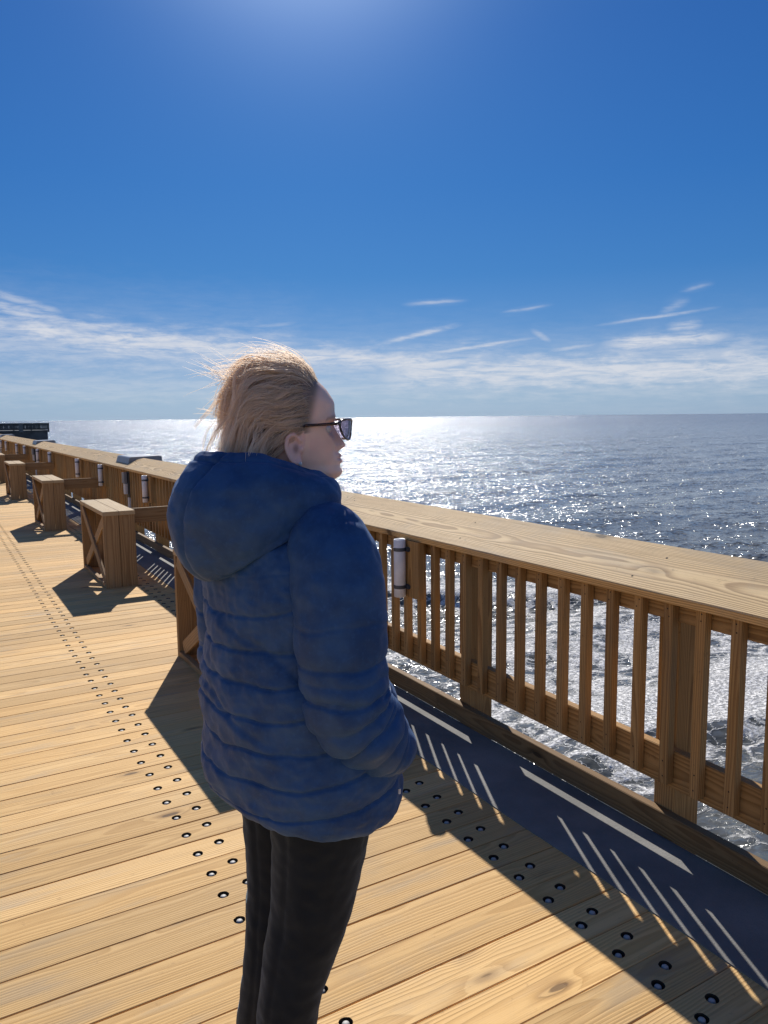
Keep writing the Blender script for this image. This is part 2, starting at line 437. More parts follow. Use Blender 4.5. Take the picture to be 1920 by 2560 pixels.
HOLES = []
deck = MB()
k = -26
while Y0 + k * PITCH < 130:
    yc = Y0 + k * PITCH
    gap = random.choice((.001, .0012, .0015, .002, .003, .005))
    r = random.random(); off = (random.uniform(0, 80), random.uniform(-.05, .05), random.uniform(-.02, .03))
    if .2 < yc < 19:
        plank_with_holes(deck, yc + random.uniform(-.0006, .0006), PITCH - gap, r, off)
    else:
        deck.board(((XL + XR) / 2, yc, -.018), ((XR - XL) / 2, (PITCH - gap) / 2, .018), 0, .0025, r=r, off=off)
    k += 1
boardwalk = tag(deck.build('boardwalk', [W_DECK, M_HOLE]), kind='structure')

bolt = MB()
bolt.lathe([(.0001, -.0030), (.0055, -.0033), (.0086, -.0046), (.0102, -.0080), (.0105, -.025)], 14)
bolt_me = bolt.mesh('bolt', [M_STEEL], True)
HOLES.sort(key=lambda h: math.hypot(h[0], h[1]) if h[1] > 1.0 else 99)
for h in HOLES[:100]:
    b = bpy.data.objects.new('bolt', bolt_me); COL.objects.link(b); b.parent = boardwalk; b.location = (h[0], h[1], random.uniform(0, .003))
rest = MB()
for h in HOLES[100:]:
    n0 = len(rest.v)
    rest.add([(v[0] + h[0], v[1] + h[1], v[2]) for v in bolt.v], bolt.f)
tag(rest.build('bolt', [M_STEEL], boardwalk, True), kind='stuff')

# pale concrete strip along the edge of the deck, its inner side slightly wavy
st = MB()
ys = np.arange(-1.4, 60, .12)
xi = [1.806 + .006 * math.sin(y * 1.7) + .006 * mnoise.noise((0, y * 2.1, 0)) for y in ys]
vs = []
for y, x in zip(ys, xi): vs += [(x, y, .004), (2.182, y, .004), (x, y, -.03), (2.182, y, -.12)]
fs = []
for i in range(len(ys) - 1):
    a, b = i * 4, i * 4 + 4
    fs += [(a, a + 1, b + 1, b), (a + 2, a, b, b + 2), (a + 1, a + 3, b + 3, b + 1)]
st.add(vs, fs)
tag(st.build('concrete_strip', M_CONC), kind='structure')

# ------------------------------------------------------------------ the railing
rail = empty('railing', (2.2, 0, 0))
tag(rail, 'long timber railing of square balusters under a wide slanted cap beside the sea', 'railing')
def rbuild(mb, name, mat):
    o = mb.build(name, mat, rail); o.location = (-2.2, 0, 0); return o
YA, YB = -1.3, 58.0
TILT = math.atan2(.118, .254)
capM = Matrix.Rotation(-TILT, 3, 'Y')
# cap boards
NOTCH = [9.98, 19.9, 30.2, 40.4]
def cap_board(y0, y1, notch=None):
    """one length of cap; a notch cut in its outer edge leaves room for the grey fixture"""
    mb = MB(); L = .280; T = .038; r = random.random(); off = (random.uniform(0, 60), random.uniform(-.03, .03), .01)
    if notch is None:
        segs = [(y0 + .0015, y1 - .0015, 0, L)]
        outline = [(0, y0), (L, y0), (L, y1), (0, y1)]
    e = .0012
    y0 += e; y1 -= e
    def pt(s, y, t):   # s across the cap (0 = inner edge), t down from the top face
        return (2.09 + s * math.cos(TILT) + t * math.sin(TILT), y, .918 + s * math.sin(TILT) - t * math.cos(TILT))
    cuts = [y0]
    y = y0
    while y < y1 - .3:
        y += .28; cuts.append(min(y, y1))
    if cuts[-1] < y1: cuts.append(y1)
    def width(y):
        if notch is None: return L
        a, b = notch
        if y < a or y > b: return L
        t = min((y - a) / .22, (b - y) / .10, 1.0)
        return L - .150 * t
    if notch is not None:
        a, b = notch
        cuts = sorted(set([c_ for c_ in cuts if c_ < a - .02 or c_ > b + .02] + [a, a + .22, b - .10, b, ]))
    vs, gs = [], []
    c3 = .004
    for y in cuts:
        w = width(y)
        for (s, t) in ((0, c3), (c3, 0), (w - c3, 0), (w, c3), (w, T - c3), (w - c3, T), (c3, T), (0, T - c3)):
            vs.append(pt(s, y, t)); gs.append((y + off[0], s - .14 + off[1], t + off[2]))
    fs = []
    for i in range(len(cuts) - 1):
        for k in range(8):
            k2 = (k + 1) % 8
            fs.append((i * 8 + k, i * 8 + k2, (i + 1) * 8 + k2, (i + 1) * 8 + k))
    fs.append(tuple(range(7, -1, -1))); fs.append(tuple(range((len(cuts) - 1) * 8, len(cuts) * 8)))
    fs = [tuple(reversed(f)) for f in fs]
    mb.add(vs, fs, gs, r)
    # dark screw heads near the ends and over the posts
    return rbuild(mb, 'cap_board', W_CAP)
joints = [YA, 4.315, 10.06, 15.0, 19.98, 25.1, 30.28, 35.4, 40.48, 46, 52, YB]
for i in range(len(joints) - 1):
    a, b = joints[i], joints[i + 1]
    nn = [n_ for n_ in NOTCH if a < n_ + .5 < b]
    cap_board(a, b, (nn[0] + .10, nn[0] + 1.0) if nn else None)
# screws in the cap, a part of the cap top
scr = MB()
for i, yj in enumerate(joints):
    for dy_ in (-.05, .05):
        for s in (.05, .14, .23):
            scr.tube([(2.09 + s * math.cos(TILT) - .0006, yj + dy_ + random.uniform(-.01, .01), .918 + s * math.sin(TILT) + .0014), (2.09 + s * math.cos(TILT), 0, 0)][:1] * 1 + [], 0, 6) if False else None
for yp in np.arange(-.6, 14, 1.212):
    for s in (.06, .20):
        cx_ = 2.09 + s * math.cos(TILT); cz_ = .918 + s * math.sin(TILT); yy = yp + random.uniform(-.1, .1)
        q = []
        for k in range(8):
            a = 2 * PI * k / 8; u_, v_ = .0045 * math.cos(a), .0045 * math.sin(a)
            q.append((cx_ + u_ * math.cos(TILT) - .0005 * math.sin(TILT), yy + v_, cz_ + u_ * math.sin(TILT) + .0005 * math.cos(TILT)))
        scr.add(q, [tuple(range(8))])
for yj in joints[1:4]:
    for dy_ in (-.045, .045):
        for s in (.04, .13, .22):
            cx_ = 2.09 + s * math.cos(TILT); cz_ = .918 + s * math.sin(TILT); yy = yj + dy_ + random.uniform(-.012, .012)
            q = []
            for k in range(8):
                a = 2 * PI * k / 8; u_, v_ = .0045 * math.cos(a), .0045 * math.sin(a)
                q.append((cx_ + u_ * math.cos(TILT) - .0005 * math.sin(TILT), yy + v_, cz_ + u_ * math.sin(TILT) + .0005 * math.cos(TILT)))
            scr.add(q, [tuple(range(8))])
so_ = rbuild(scr, 'cap_screws', M_HOLE); tag(so_, kind='stuff')

# long rails in lengths of about 4.85 m
def lengths(name, x, z, hx, hz, step=4.848, start=YA, mat=W_RAIL):
    y = start
    while y < YB:
        y1 = min(y + step, YB)
        mb = MB(); mb.board((x, (y + y1) / 2, z), (hx, (y1 - y) / 2 - .001, hz), 1, .003)
        rbuild(mb, name, mat); y = y1
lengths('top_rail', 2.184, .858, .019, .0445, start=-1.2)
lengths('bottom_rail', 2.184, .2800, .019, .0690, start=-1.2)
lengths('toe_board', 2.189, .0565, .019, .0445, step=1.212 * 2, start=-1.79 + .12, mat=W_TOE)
# balusters
bal_y = [1.5905 + .13 * k for k in range(-21, 430)]
bal_y = [y for y in bal_y if YA < y < YB]
near = [y for y in bal_y if y > 1.0][:100]
for y in near:
    mb = MB()
    mb.board((2.144 + random.uniform(-.001, .001), y + random.uniform(-.003, .003), (.236 + .892) / 2), (.0175, .0185, .328), 2, .0025)
    yb_ = sum(v[1] for v in mb.v) / len(mb.v); xb_ = min(v[0] for v in mb.v) - .0006
    for zz in (.262, .318, .842, .868):
        yo, zo = random.uniform(-.006, .006), random.uniform(-.006, .006)
        mb.add([(xb_, yb_ + yo + .0029 * math.cos(q), zz + zo - .0029 * math.sin(q)) for q in [k * PI / 4 for k in range(8)]], [tuple(range(8))], mi=1)
    rbuild(mb, 'baluster', [W_RAIL, M_HOLE])
mb = MB()
for y in bal_y:
    if y not in near: mb.board((2.144, y, .564), (.0175, .0185, .328), 2, .0025)
tag(rbuild(mb, 'baluster', W_RAIL), kind='stuff')
# posts
yp = 1.7775 - 2 * 1.212
while yp < YB:
    mb = MB(); mb.board((2.2775, yp, .01), (.0695, .0445, .925), 2, .004)
    rbuild(mb, 'post', W_RAIL); yp += 1.212
# dark beam under the deck edge
mb = MB(); mb.board((1.9, (YA + YB) / 2, -.27), (.10, (YB - YA) / 2, .14), 1, .004)
rbuild(mb, 'edge_beam', W_RAIL)

# ------------------------------------------------------------------ rod holders on the railing
def rod_holder():
    root = empty('rod_holder', (2.05, 3.34, .745))
    mb = MB(); mb.board((.055, -.05, -.005), (.0195, .07, .148), 2, .003); mb.build('mounting_block', W_RAIL, root)
    mb = MB()
    mb.lathe([(.0255, -.10), (.0255, .148), (.0285, .1505), (.0305, .148), (.0305, -.150), (.0285, -.152), (.0255, -.150), (.0255, -.10)], 28)
    mb.build('pipe', M_PVC, root, True)
    for z in (.098, -.098):
        mb = MB()
        mb.lathe([(.0308, -.0095), (.0330, -.0085), (.0330, .0085), (.0308, .0095)], 28, (0, 0, z))
        mb.board((.034, -.012, z), (.003, .034, .009), 1, .001)
        mb.board((.028, -.034, z), (.006, .008, .012), 1, .002)
        mb.build('strap', M_STRAP, root, False)
    return root
rh0 = rod_holder()
holder_lab = {
    3.34: 'white pipe rod holder on the balusters right of the woman, the largest one',
    6.15: 'white pipe rod holder on the railing hidden behind the woman',
    8.82: 'white pipe rod holder just right of the black framed box, above the nearest plank arm',
    11.44: 'white pipe rod holder alone left of the black framed box',
    13.43: 'white pipe rod holder at the rail end of the second plank arm',
    16.79: 'white pipe rod holder beside the third plank arm, right one of a pair',
    18.79: 'white pipe rod holder above the third plank arm, left one of a pair',
    21.53: 'small white pipe rod holder at the tip of the far plank arm',
    23.56: 'small white pipe rod holder far along, left of the far arm tip',
    26.99: 'tiny white pipe rod holder second from the left picture edge',
    28.95: 'tiny white pipe rod holder at the left picture edge',
}
for i, (y, lb) in enumerate(holder_lab.items()):
    o = rh0 if i == 0 else copy_tree(rh0)
    o.location = (2.05, y, .745)
    tag(o, lb, 'rod holder', 'white pipe rod holders along the railing')

# ------------------------------------------------------------------ grey fixtures set into the notches of the cap
def rail_fixture():
    root = empty('rail_fixture', (2.25, 0, 1.0))
    # a shallow cap-shaped head: sloped inner face, flat top reaching out past the railing
    mb = MB()
    prof = [(-.075, -.055), (-.050, .030), (-.03, .042), (.32, .050), (.36, .038), (.37, -.03), (.30, -.055)]
    ya, yb = .22, .98
    vs = [(x, ya + .015, z) for x, z in prof] + [(x, yb - .015, z) for x, z in prof]
    n = len(prof)
    fs = [tuple(range(n)), tuple(range(2 * n - 1, n - 1, -1))] + [((i + 1) % n, i, n + i, n + (i + 1) % n) for i in range(n)]
    mb.add(vs, fs); mb.build('fixture_head', M_GREYMETAL, root)
    mb = MB(); mb.board((-.15 + .025, .02, -.29), (.012, .075, .155), 2, .004); mb.build('back_plate', M_BLACK, root)
    bx = mb = MB(); mb.board((-.165, .035, -.205), (.028, .05, .066), 2, .012); mb.build('meter_cover', M_GREYMETAL, root)
    mb = MB(); mb.board((-.158, .04, -.345), (.020, .045, .066), 2, .006); mb.build('pale_panel', M_PALE, root)
    mb = MB(); mb.board((-.12, .0, -.62), (.022, .03, .165), 2, .004); mb.build('support_post', M_PALE, root)
    return root
rf0 = rail_fixture()
for i, (y, lb) in enumerate(((9.98, 'grey fixture notched into the cap beside the hood, black framed box below it'), (19.9, 'smaller grey fixture notched into the cap below the end of the distant pier head'), (30.2, 'tiny grey fixture notched into the cap at the left picture edge'))):
    o = rf0 if i == 0 else copy_tree(rf0)
    o.location = (2.25, y, 1.0)
    tag(o, lb, 'fixture', 'grey fixtures set into the rail cap')

# ------------------------------------------------------------------ timber stands with cross braces
def stand(depth):
    root = empty('timber_stand', (1.426, 7.18, 0))
    W = .284; H = .702
    for s in (-1, 1):
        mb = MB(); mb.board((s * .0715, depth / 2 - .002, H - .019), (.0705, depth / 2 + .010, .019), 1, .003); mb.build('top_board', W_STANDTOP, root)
    for yy in (.019, depth - .019):
        mb = MB()
        for s in (-1, 1): mb.board((s * .0715, yy, (H - .038) / 2), (.0692, .019, (H - .038) / 2), 2, .003)
        mb.build('end_panel', W_STAND, root)
    for sx in (-1, 1):
        x = sx * (W / 2 - .020)
        mb = MB(); mb.board((x, depth / 2, .019), (.0185, depth / 2 - .0385, .0189), 1, .003); mb.build('base_rail', W_STAND, root)
        y0, y1, z0, z1 = .05, depth - .05, .055, H - .055
        L = math.hypot(y1 - y0, z1 - z0); ang = math.atan2(z1 - z0, y1 - y0)
        for q, (a, dxx) in enumerate(((ang, -.0005), (-ang, -.0195))):
            mb = MB(); M = Matrix.Rotation(a, 3, 'X')
            mb.board((x + sx * (.009 + dxx), depth / 2, (z0 + z1) / 2), (.0092, L / 2 - .02, .044), 1, .002, M); mb.build('brace', W_STAND, root)
    # arm reaching from the stand to the railing
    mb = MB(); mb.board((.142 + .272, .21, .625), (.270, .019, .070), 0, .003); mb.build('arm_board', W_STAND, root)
    return root
st0 = stand(1.19)
stand_lab = {
    3.66: 'timber stand half hidden behind the woman, only its cross brace and foot showing',
    7.18: 'timber stand with a lit plank top, the nearest one left of the woman',
    11.46: 'timber stand with a pale top, second in the row left of the woman',
    16.45: 'timber stand third in the row, standing beyond two nearer ones',
    21.1: 'timber stand cut off by the left picture edge, fourth visible in the row',
}
for i, (y, lb) in enumerate(stand_lab.items()):
    o = st0 if i == 0 else copy_tree(st0)
    o.location = (1.426, y, 0)
    tag(o, lb, 'stand', 'timber stands along the railing')

# ------------------------------------------------------------------ the far head of the pier
hd = empty('pier_head', (8, 130, 0))
tag(hd, 'dark distant pier head with open railing beyond the end of the handrail', 'pier')
def hb(mb, name, mat):
    return mb.build(name, mat, hd)
X1 = 16.1 - 8; X0 = -14.0
mb = MB(); mb.board(((X0 + X1) / 2, 6, -.75), ((X1 - X0) / 2 - .25, 6, .70), 0, .02); hb(mb, 'substructure', M_DARKSTRUCT)
mb = MB(); mb.board(((X0 + X1) / 2, 6, -.03), ((X1 - X0) / 2, 6.2, .10), 0, .02); hb(mb, 'deck_slab', M_DARKSTRUCT)
for yy in (.0, 11.9):
    mb = MB(); mb.board(((X0 + X1) / 2, yy, 1.10), ((X1 - X0) / 2, .12, .055), 0, .01); hb(mb, 'cap_rail', M_DARKSTRUCT)
    mb = MB()
    mb.board(((X0 + X1) / 2, yy, .90), ((X1 - X0) / 2, .05, .10), 0, .01); mb.board(((X0 + X1) / 2, yy, .22), ((X1 - X0) / 2, .05, .08), 0, .01)
    hb(mb, 'side_rail', M_DARKSTRUCT)
    mb = MB(); x = X0
    while x < X1:
        mb.board((x, yy - .06, .6), (.045, .03, .46), 2, .005); x += random.choice((.105, .105, .105, .12, .19))
    tag(hb(mb, 'baluster', M_DARKSTRUCT), kind='stuff')
    x = X1 - .1
    while x > X0:
        mb = MB(); mb.board((x, yy + .1, .45), (.09, .09, .70), 2, .01); hb(mb, 'post', M_DARKSTRUCT); x -= 2.44
mb = MB()
for zz in (1.10, .90, .22): mb.board((X1, 6, zz), (.06, 6, .07), 1, .01)
hb(mb, 'side_rail', M_DARKSTRUCT)
mb = MB(); mb.board((X1 - 4.0, -.12, .45), (.30, .12, .66), 2, .02); hb(mb, 'panel', M_DARKPOST)
for x in (X1 - 1.2, X1 - 5.6, X1 - 10, X1 - 15, X1 - 20):
    for yy in (1.2, 10.8):
        mb = MB(); mb.tube([(x, yy, -1.45), (x, yy, -9)], .4, 16); hb(mb, 'pile', M_DARKPOST)

# ------------------------------------------------------------------ the sea
SEA = -6.5
def sea_z(x, y, r):
    """swell and breakers; numpy arrays"""
    z = np.zeros_like(x); 
    fade = 1 / (1 + (r / 260.) ** 2)
    q = [(9.5, .085, 1.72, .3), (6.3, .06, 1.40, 2.1), (13.0, .10, 1.62, 4.0), (4.2, .035, 1.95, 1.2), (3.1, .022, 1.2, .7), (21., .13, 1.58, 5.1), (2.3, .013, 2.2, 3.3), (2.0, .012, 1.0, 1.9)]
    for lam, a, th, ph in q:
        k_ = 2 * PI / lam
        ph_ = k_ * (x * math.cos(th) + y * math.sin(th)) + ph + 1.3 * np.sin(.05 * x + .03 * y + ph)
        s_ = np.sin(ph_)
        z += a * (1 - 2 * (np.abs(np.sin(ph_ / 2)) ** .85)) * fade
    # breakers: steep shoreward (-Y) face, long back
    for (yb0, slope, A, back, x0, x1) in ((12.6, -.22, .36, 4.0, 8, 60), (27.3, -.5, .62, 5.0, 10, 48), (41, -.62, .32, 6.0, 30, 75), (62, -.78, .28, 8.0, 50, 110)):
        yb = yb0 + slope * (x - 18) + .7 * np.sin(x * .33 + yb0) + .35 * np.sin(x * .9 + 2 * yb0)
        d = y - yb
        prof = np.where(d < 0, np.exp(-(d / .85) ** 2), np.exp(-(d / back) ** 2))
        win = 1 / (1 + np.exp(-(x - x0) * .5)) / (1 + np.exp((x - x1) * .25))
        z += A * prof * win
    return z
def foam_d(x, y):
    f = np.zeros_like(x)
    yb = 12.6 - .22 * (x - 18) + .7 * np.sin(x * .33 + 12.6) + .35 * np.sin(x * .9 + 25.2)
    d = y - yb
    win = 1 / (1 + np.exp(-(x - 12.5) * .9))
    f = np.maximum(f, win * np.where(d < 0, np.exp(-(d / .22) ** 2), np.exp(-(d / 5.0) ** 2)) * .92)
    f = np.maximum(f, win * .50 * np.where(d < 0, 0, np.exp(-((d - 6) / 7.5) ** 2)))
    f = np.maximum(f, .36 * np.where(d < 0, np.exp(d / 6.0), 0) * (1 / (1 + np.exp(-(x - 11.5) * .9))))
    yb = 27.3 - .5 * (x - 18) + .7 * np.sin(x * .33 + 27.3) + .35 * np.sin(x * .9 + 54.6)
    d = y - yb
    win = 1 / (1 + np.exp(-(x - 14) * .5)) / (1 + np.exp((x - 46) * .25))
    f = np.maximum(f, win * .78 * np.where(d < 0, np.exp(-(d / .5) ** 2), np.exp(-(d / 3.0) ** 2)))
    f = np.maximum(f, win * .52 * np.where(d < 0, np.exp(d / 3.0), np.exp(-(d / 6.0) ** 2)))
    f = np.maximum(f, .50 * np.exp(-((x - 50) / 9.) ** 2 - ((y - 24) / 3.5) ** 2))
    f = np.maximum(f, .42 * np.exp(-((x - 8) / 4.) ** 2 - ((y - 10) / 7.) ** 2) * .9)
    return f
az_f = np.radians(np.linspace(-8, 74, 620)); az_c = np.radians(np.linspace(74, 352, 70))[1:-1]
azs = np.concatenate([az_f, az_c])
rs = [0.5]
while rs[-1] < 45000: rs.append(rs[-1] * 1.0 + max(.12, rs[-1] * .0085) if rs[-1] < 400 else rs[-1] * 1.06)
rs = np.array(rs)
R_, A_ = np.meshgrid(rs, azs, indexing='ij')
X_ = R_ * np.sin(A_); Y_ = R_ * np.cos(A_)
Z_ = sea_z(X_, Y_, R_) + SEA
F_ = foam_d(X_, Y_)
nr, na = X_.shape
me = bpy.data.meshes.new('sea')
vcount = nr * na
me.vertices.add(vcount)
me.vertices.foreach_set('co', np.stack([X_, Y_, Z_], -1).astype(np.float32).ravel())
ii, jj = np.meshgrid(np.arange(nr - 1), np.arange(na), indexing='ij')
j2 = (jj + 1) % na
quads = np.stack([ii * na + jj, (ii + 1) * na + jj, (ii + 1) * na + j2, ii * na + j2], -1).reshape(-1, 4)[:, ::-1]
me.loops.add(quads.size); me.loops.foreach_set('vertex_index', quads.astype(np.int32).ravel())
me.polygons.add(len(quads)); me.polygons.foreach_set('loop_start', np.arange(0, quads.size, 4, dtype=np.int32))
me.polygons.foreach_set('use_smooth', np.ones(len(quads), dtype=bool))
fa_ = me.attributes.new('foam', 'FLOAT', 'POINT'); fa_.data.foreach_set('value', F_.astype(np.float32).ravel())
me.update(); me.validate()
M_SEA, nt = material('sea_water')
geo = nt.new('ShaderNodeNewGeometry'); pos = geo.outputs['Position']
px, py, pz = nt.sep(pos)
flat = nt.comb(px, py, 0.0)
# wavelets run towards the shore: crests stretched across the travel direction
def wl(scale, stretch, rot, detail, rough=.55, dist=0.0):
    c_, s_ = math.cos(rot), math.sin(rot)
    u_ = nt.math('ADD', nt.math('MULTIPLY', px, c_), nt.math('MULTIPLY', py, s_))
    v_ = nt.math('SUBTRACT', nt.math('MULTIPLY', py, c_), nt.math('MULTIPLY', px, s_))
    return nt.noise(nt.comb(nt.math('MULTIPLY', u_, scale * stretch), nt.math('MULTIPLY', v_, scale), 0.0), 1.0, detail, rough, dist)
dist = nt.vmath('LENGTH', flat)
far = nt.smooth(dist, 25.0, 160.0)
far2 = nt.smooth(dist, 120.0, 900.0)
def slopes(scale, stretch, rot, detail, rough=.55):
    """a field of wave slopes (x, y), taken from two channels of a stretched noise"""
    c_, s_ = math.cos(rot), math.sin(rot)
    u_ = nt.math('ADD', nt.math('MULTIPLY', px, c_), nt.math('MULTIPLY', py, s_))
    v_ = nt.math('SUBTRACT', nt.math('MULTIPLY', py, c_), nt.math('MULTIPLY', px, s_))
    nd = nt.new('ShaderNodeTexNoise'); nt.l.new(nt.comb(nt.math('MULTIPLY', u_, scale * stretch), nt.math('MULTIPLY', v_, scale), rot), nd.inputs['Vector'])
    nd.inputs['Scale'].default_value = 1.0; nd.inputs['Detail'].default_value = detail; nd.inputs['Roughness'].default_value = rough
    return nt.vmath('SUBTRACT', nd.outputs[1], (.5, .5, .5))
def vscale(v, f):
    nd = nt.new('ShaderNodeVectorMath', operation='SCALE'); nt.l.new(v, nd.inputs[0]); nt.set(nd.inputs['Scale'], f); return nd.outputs[0]
sl_ = vscale(slopes(.42, .36, -.25, 2), .75)
sl_ = nt.vmath('ADD', sl_, vscale(slopes(1.75, .5, -.1, 3), 1.6))
sl_ = nt.vmath('ADD', sl_, vscale(slopes(5.0, .7, -.4, 3), 2.5))
fd = nt.attr('foam')[2]
# lace: thin webs between warped cells, at two sizes
wv = nt.vmath('ADD', flat, nt.vmath('MULTIPLY', nt.new('ShaderNodeTexNoise').outputs[1], (0, 0, 0)))
wn = nt.new('ShaderNodeTexNoise'); nt.l.new(flat, wn.inputs['Vector']); wn.inputs['Scale'].default_value = 1.1; wn.inputs['Detail'].default_value = 4; wn.inputs['Roughness'].default_value = .6
woff = nt.vmath('MULTIPLY', nt.vmath('SUBTRACT', wn.outputs[1], (.5, .5, .5)), (1.5, 1.1, 0))
wp = nt.vmath('MULTIPLY', nt.vmath('ADD', flat, woff), (.75, 1.25, 1.0))
def lace(scale):
    v = nt.new('ShaderNodeTexVoronoi', feature='DISTANCE_TO_EDGE'); nt.l.new(wp, v.inputs['Vector']); v.inputs['Scale'].default_value = scale
    return v.outputs['Distance']
l1 = nt.math('MULTIPLY', lace(.95), .95); l2 = nt.math('MULTIPLY', lace(2.6), 2.1)
patch = nt.noise(flat, .35, 5, .65); patch2 = nt.noise(flat, 2.6, 6, .74)
dens = nt.math('MULTIPLY', fd, nt.smooth(nt.math('ADD', patch, nt.math('MULTIPLY', fd, .45)), .38, .72))
w1 = nt.math('MULTIPLY', dens, .42); 
f1 = nt.smooth(l1, nt.math('ADD', w1, .015), nt.math('MULTIPLY', w1, .25))
f2 = nt.smooth(l2, nt.math('ADD', w1, .015), nt.math('MULTIPLY', w1, .2))
thr = nt.math('SUBTRACT', 1.10, fd)
f3 = nt.smooth(nt.math('ADD', nt.math('MULTIPLY', patch2, .55), nt.math('MULTIPLY', patch, .45)), nt.math('ADD', nt.math('MULTIPLY', thr, .72), .13), nt.math('ADD', nt.math('MULTIPLY', thr, .72), .24))
foam = nt.math('MAXIMUM', nt.math('MULTIPLY', nt.math('MAXIMUM', f1, nt.math('MULTIPLY', f2, .7)), nt.smooth(dens, .03, .2)), nt.math('MULTIPLY', f3, nt.smooth(fd, .25, .5)))
# scattered bubbles of foam
fo_n = nt.noise(flat, 9.0, 4, .75)
foam = nt.math('MULTIPLY', foam, nt.smooth(fo_n, .34, .56, .28, 1.0))
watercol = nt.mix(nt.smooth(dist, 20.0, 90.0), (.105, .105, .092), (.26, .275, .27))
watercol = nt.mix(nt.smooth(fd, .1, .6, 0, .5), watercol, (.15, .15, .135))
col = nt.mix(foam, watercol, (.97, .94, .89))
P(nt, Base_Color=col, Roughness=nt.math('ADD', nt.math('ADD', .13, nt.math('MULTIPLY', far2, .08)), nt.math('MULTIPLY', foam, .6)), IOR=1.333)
calm = nt.math('MULTIPLY', nt.smooth(fd, .05, .5, 1.0, .6), nt.smooth(dist, 12.0, 34.0, .5, 1.0))
sx_, sy_, _ = nt.sep(vscale(sl_, calm))
geoN = geo.outputs['Normal']
nrm = nt.vmath('NORMALIZE', nt.vmath('ADD', geoN, nt.comb(sx_, sy_, 0.0)))
hfo = nt.math('MULTIPLY', foam, nt.math('ADD', .05, nt.math('MULTIPLY', nt.noise(flat, 5.0, 5, .7), .12)))
nt.l.new(nt.bump(hfo, 1.0, .55, nrm), nt.bs.inputs['Normal'])
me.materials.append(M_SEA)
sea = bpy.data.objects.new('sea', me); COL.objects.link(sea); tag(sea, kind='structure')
# ------------------------------------------------------------------ the woman
PX, PY = .603, 1.428
woman = empty('person', (PX, PY, 0))
tag(woman, 'woman in a navy puffer jacket, black trousers and sunglasses, facing the sea, blond hair windblown', 'person')
AB = rad(90 - 83); AH = rad(90 - 110)            # heading of the body and of the turned head
def rotz(P_, a):
    P_ = np.asarray(P_, float); c_, s_ = math.cos(a), math.sin(a)
    Q = P_.copy(); Q[..., 0] = c_ * P_[..., 0] - s_ * P_[..., 1]; Q[..., 1] = s_ * P_[..., 0] + c_ * P_[..., 1]
    return Q
def cr(xs, ys, x):
    """smooth monotone interpolation through a table"""
    xs = np.asarray(xs, float); ys = np.asarray(ys, float); o = np.argsort(xs); xs, ys = xs[o], ys[o]
    h = np.diff(xs); d = np.diff(ys) / h
    m = np.zeros_like(xs); m[0], m[-1] = d[0], d[-1]
    for i in range(1, len(xs) - 1):
        m[i] = 0 if d[i - 1] * d[i] <= 0 else 2 * d[i - 1] * d[i] / (d[i - 1] + d[i])
    x = np.clip(x, xs[0], xs[-1]); k = np.clip(np.searchsorted(xs, x) - 1, 0, len(xs) - 2)
    t = (x - xs[k]) / h[k]
    return (2*t**3 - 3*t**2 + 1) * ys[k] + (t**3 - 2*t**2 + t) * h[k] * m[k] + (-2*t**3 + 3*t**2) * ys[k+1] + (t**3 - t**2) * h[k] * m[k+1]
def grid_faces(nr_, nc_, wrap=True, base=0):
    fs = []
    for i in range(nr_ - 1):
        for j in range(nc_ if wrap else nc_ - 1):
            j2_ = (j + 1) % nc_
            fs.append((base + i * nc_ + j, base + i * nc_ + j2_, base + (i + 1) * nc_ + j2_, base + (i + 1) * nc_ + j))
    return fs
def loft_mesh(parts, name):
    """parts: list of (rows, cols, 3) arrays, each closed round and capped"""
    vs, fs = [], []
    for G_ in parts:
        b = len(vs); nr_, nc_ = G_.shape[:2]
        vs += [tuple(p) for p in G_.reshape(-1, 3)]
        fs += grid_faces(nr_, nc_, True, b)
        for row, rev in ((0, True), (nr_ - 1, False)):
            c_ = G_[row].mean(0); vs.append(tuple(c_)); ci = len(vs) - 1
            for j in range(nc_):
                a_, b_ = b + row * nc_ + j, b + row * nc_ + (j + 1) % nc_
                fs.append((b_, a_, ci) if rev else (a_, b_, ci))
    me_ = bpy.data.meshes.new(name); me_.from_pydata(vs, [], fs); me_.update()
    return me_
def outward(me_):
    import bmesh
    bm = bmesh.new(); bm.from_mesh(me_); bmesh.ops.recalc_face_normals(bm, faces=bm.faces); bm.to_mesh(me_); bm.free()
def tube_grid(pts, radii, nc_=24, sub=8, squash=None):
    pts = np.array(pts, float); n = len(pts); t = np.arange(n); T = np.linspace(0, n - 1, (n - 1) * sub + 1)
    C_ = np.stack([cr(t, pts[:, i], T) for i in range(3)], -1)
    R1 = cr(t, [r_[0] if isinstance(r_, tuple) else r_ for r_ in radii], T); R2 = cr(t, [r_[1] if isinstance(r_, tuple) else r_ for r_ in radii], T)
    tan = np.gradient(C_, axis=0); tan /= np.linalg.norm(tan, axis=1, keepdims=True)
    ref = np.array([1.0, 0, 0]) if abs(tan[:, 0]).mean() < .8 else np.array([0, 1.0, 0])
    rows = []
    for i in range(len(T)):
        y = np.cross(tan[i], ref); y /= np.linalg.norm(y); x = np.cross(y, tan[i])
        a = np.linspace(0, 2 * PI, nc_, endpoint=False)
        rows.append(C_[i] + np.outer(np.cos(a) * R1[i], x) + np.outer(np.sin(a) * R2[i], y))
    return np.array(rows)
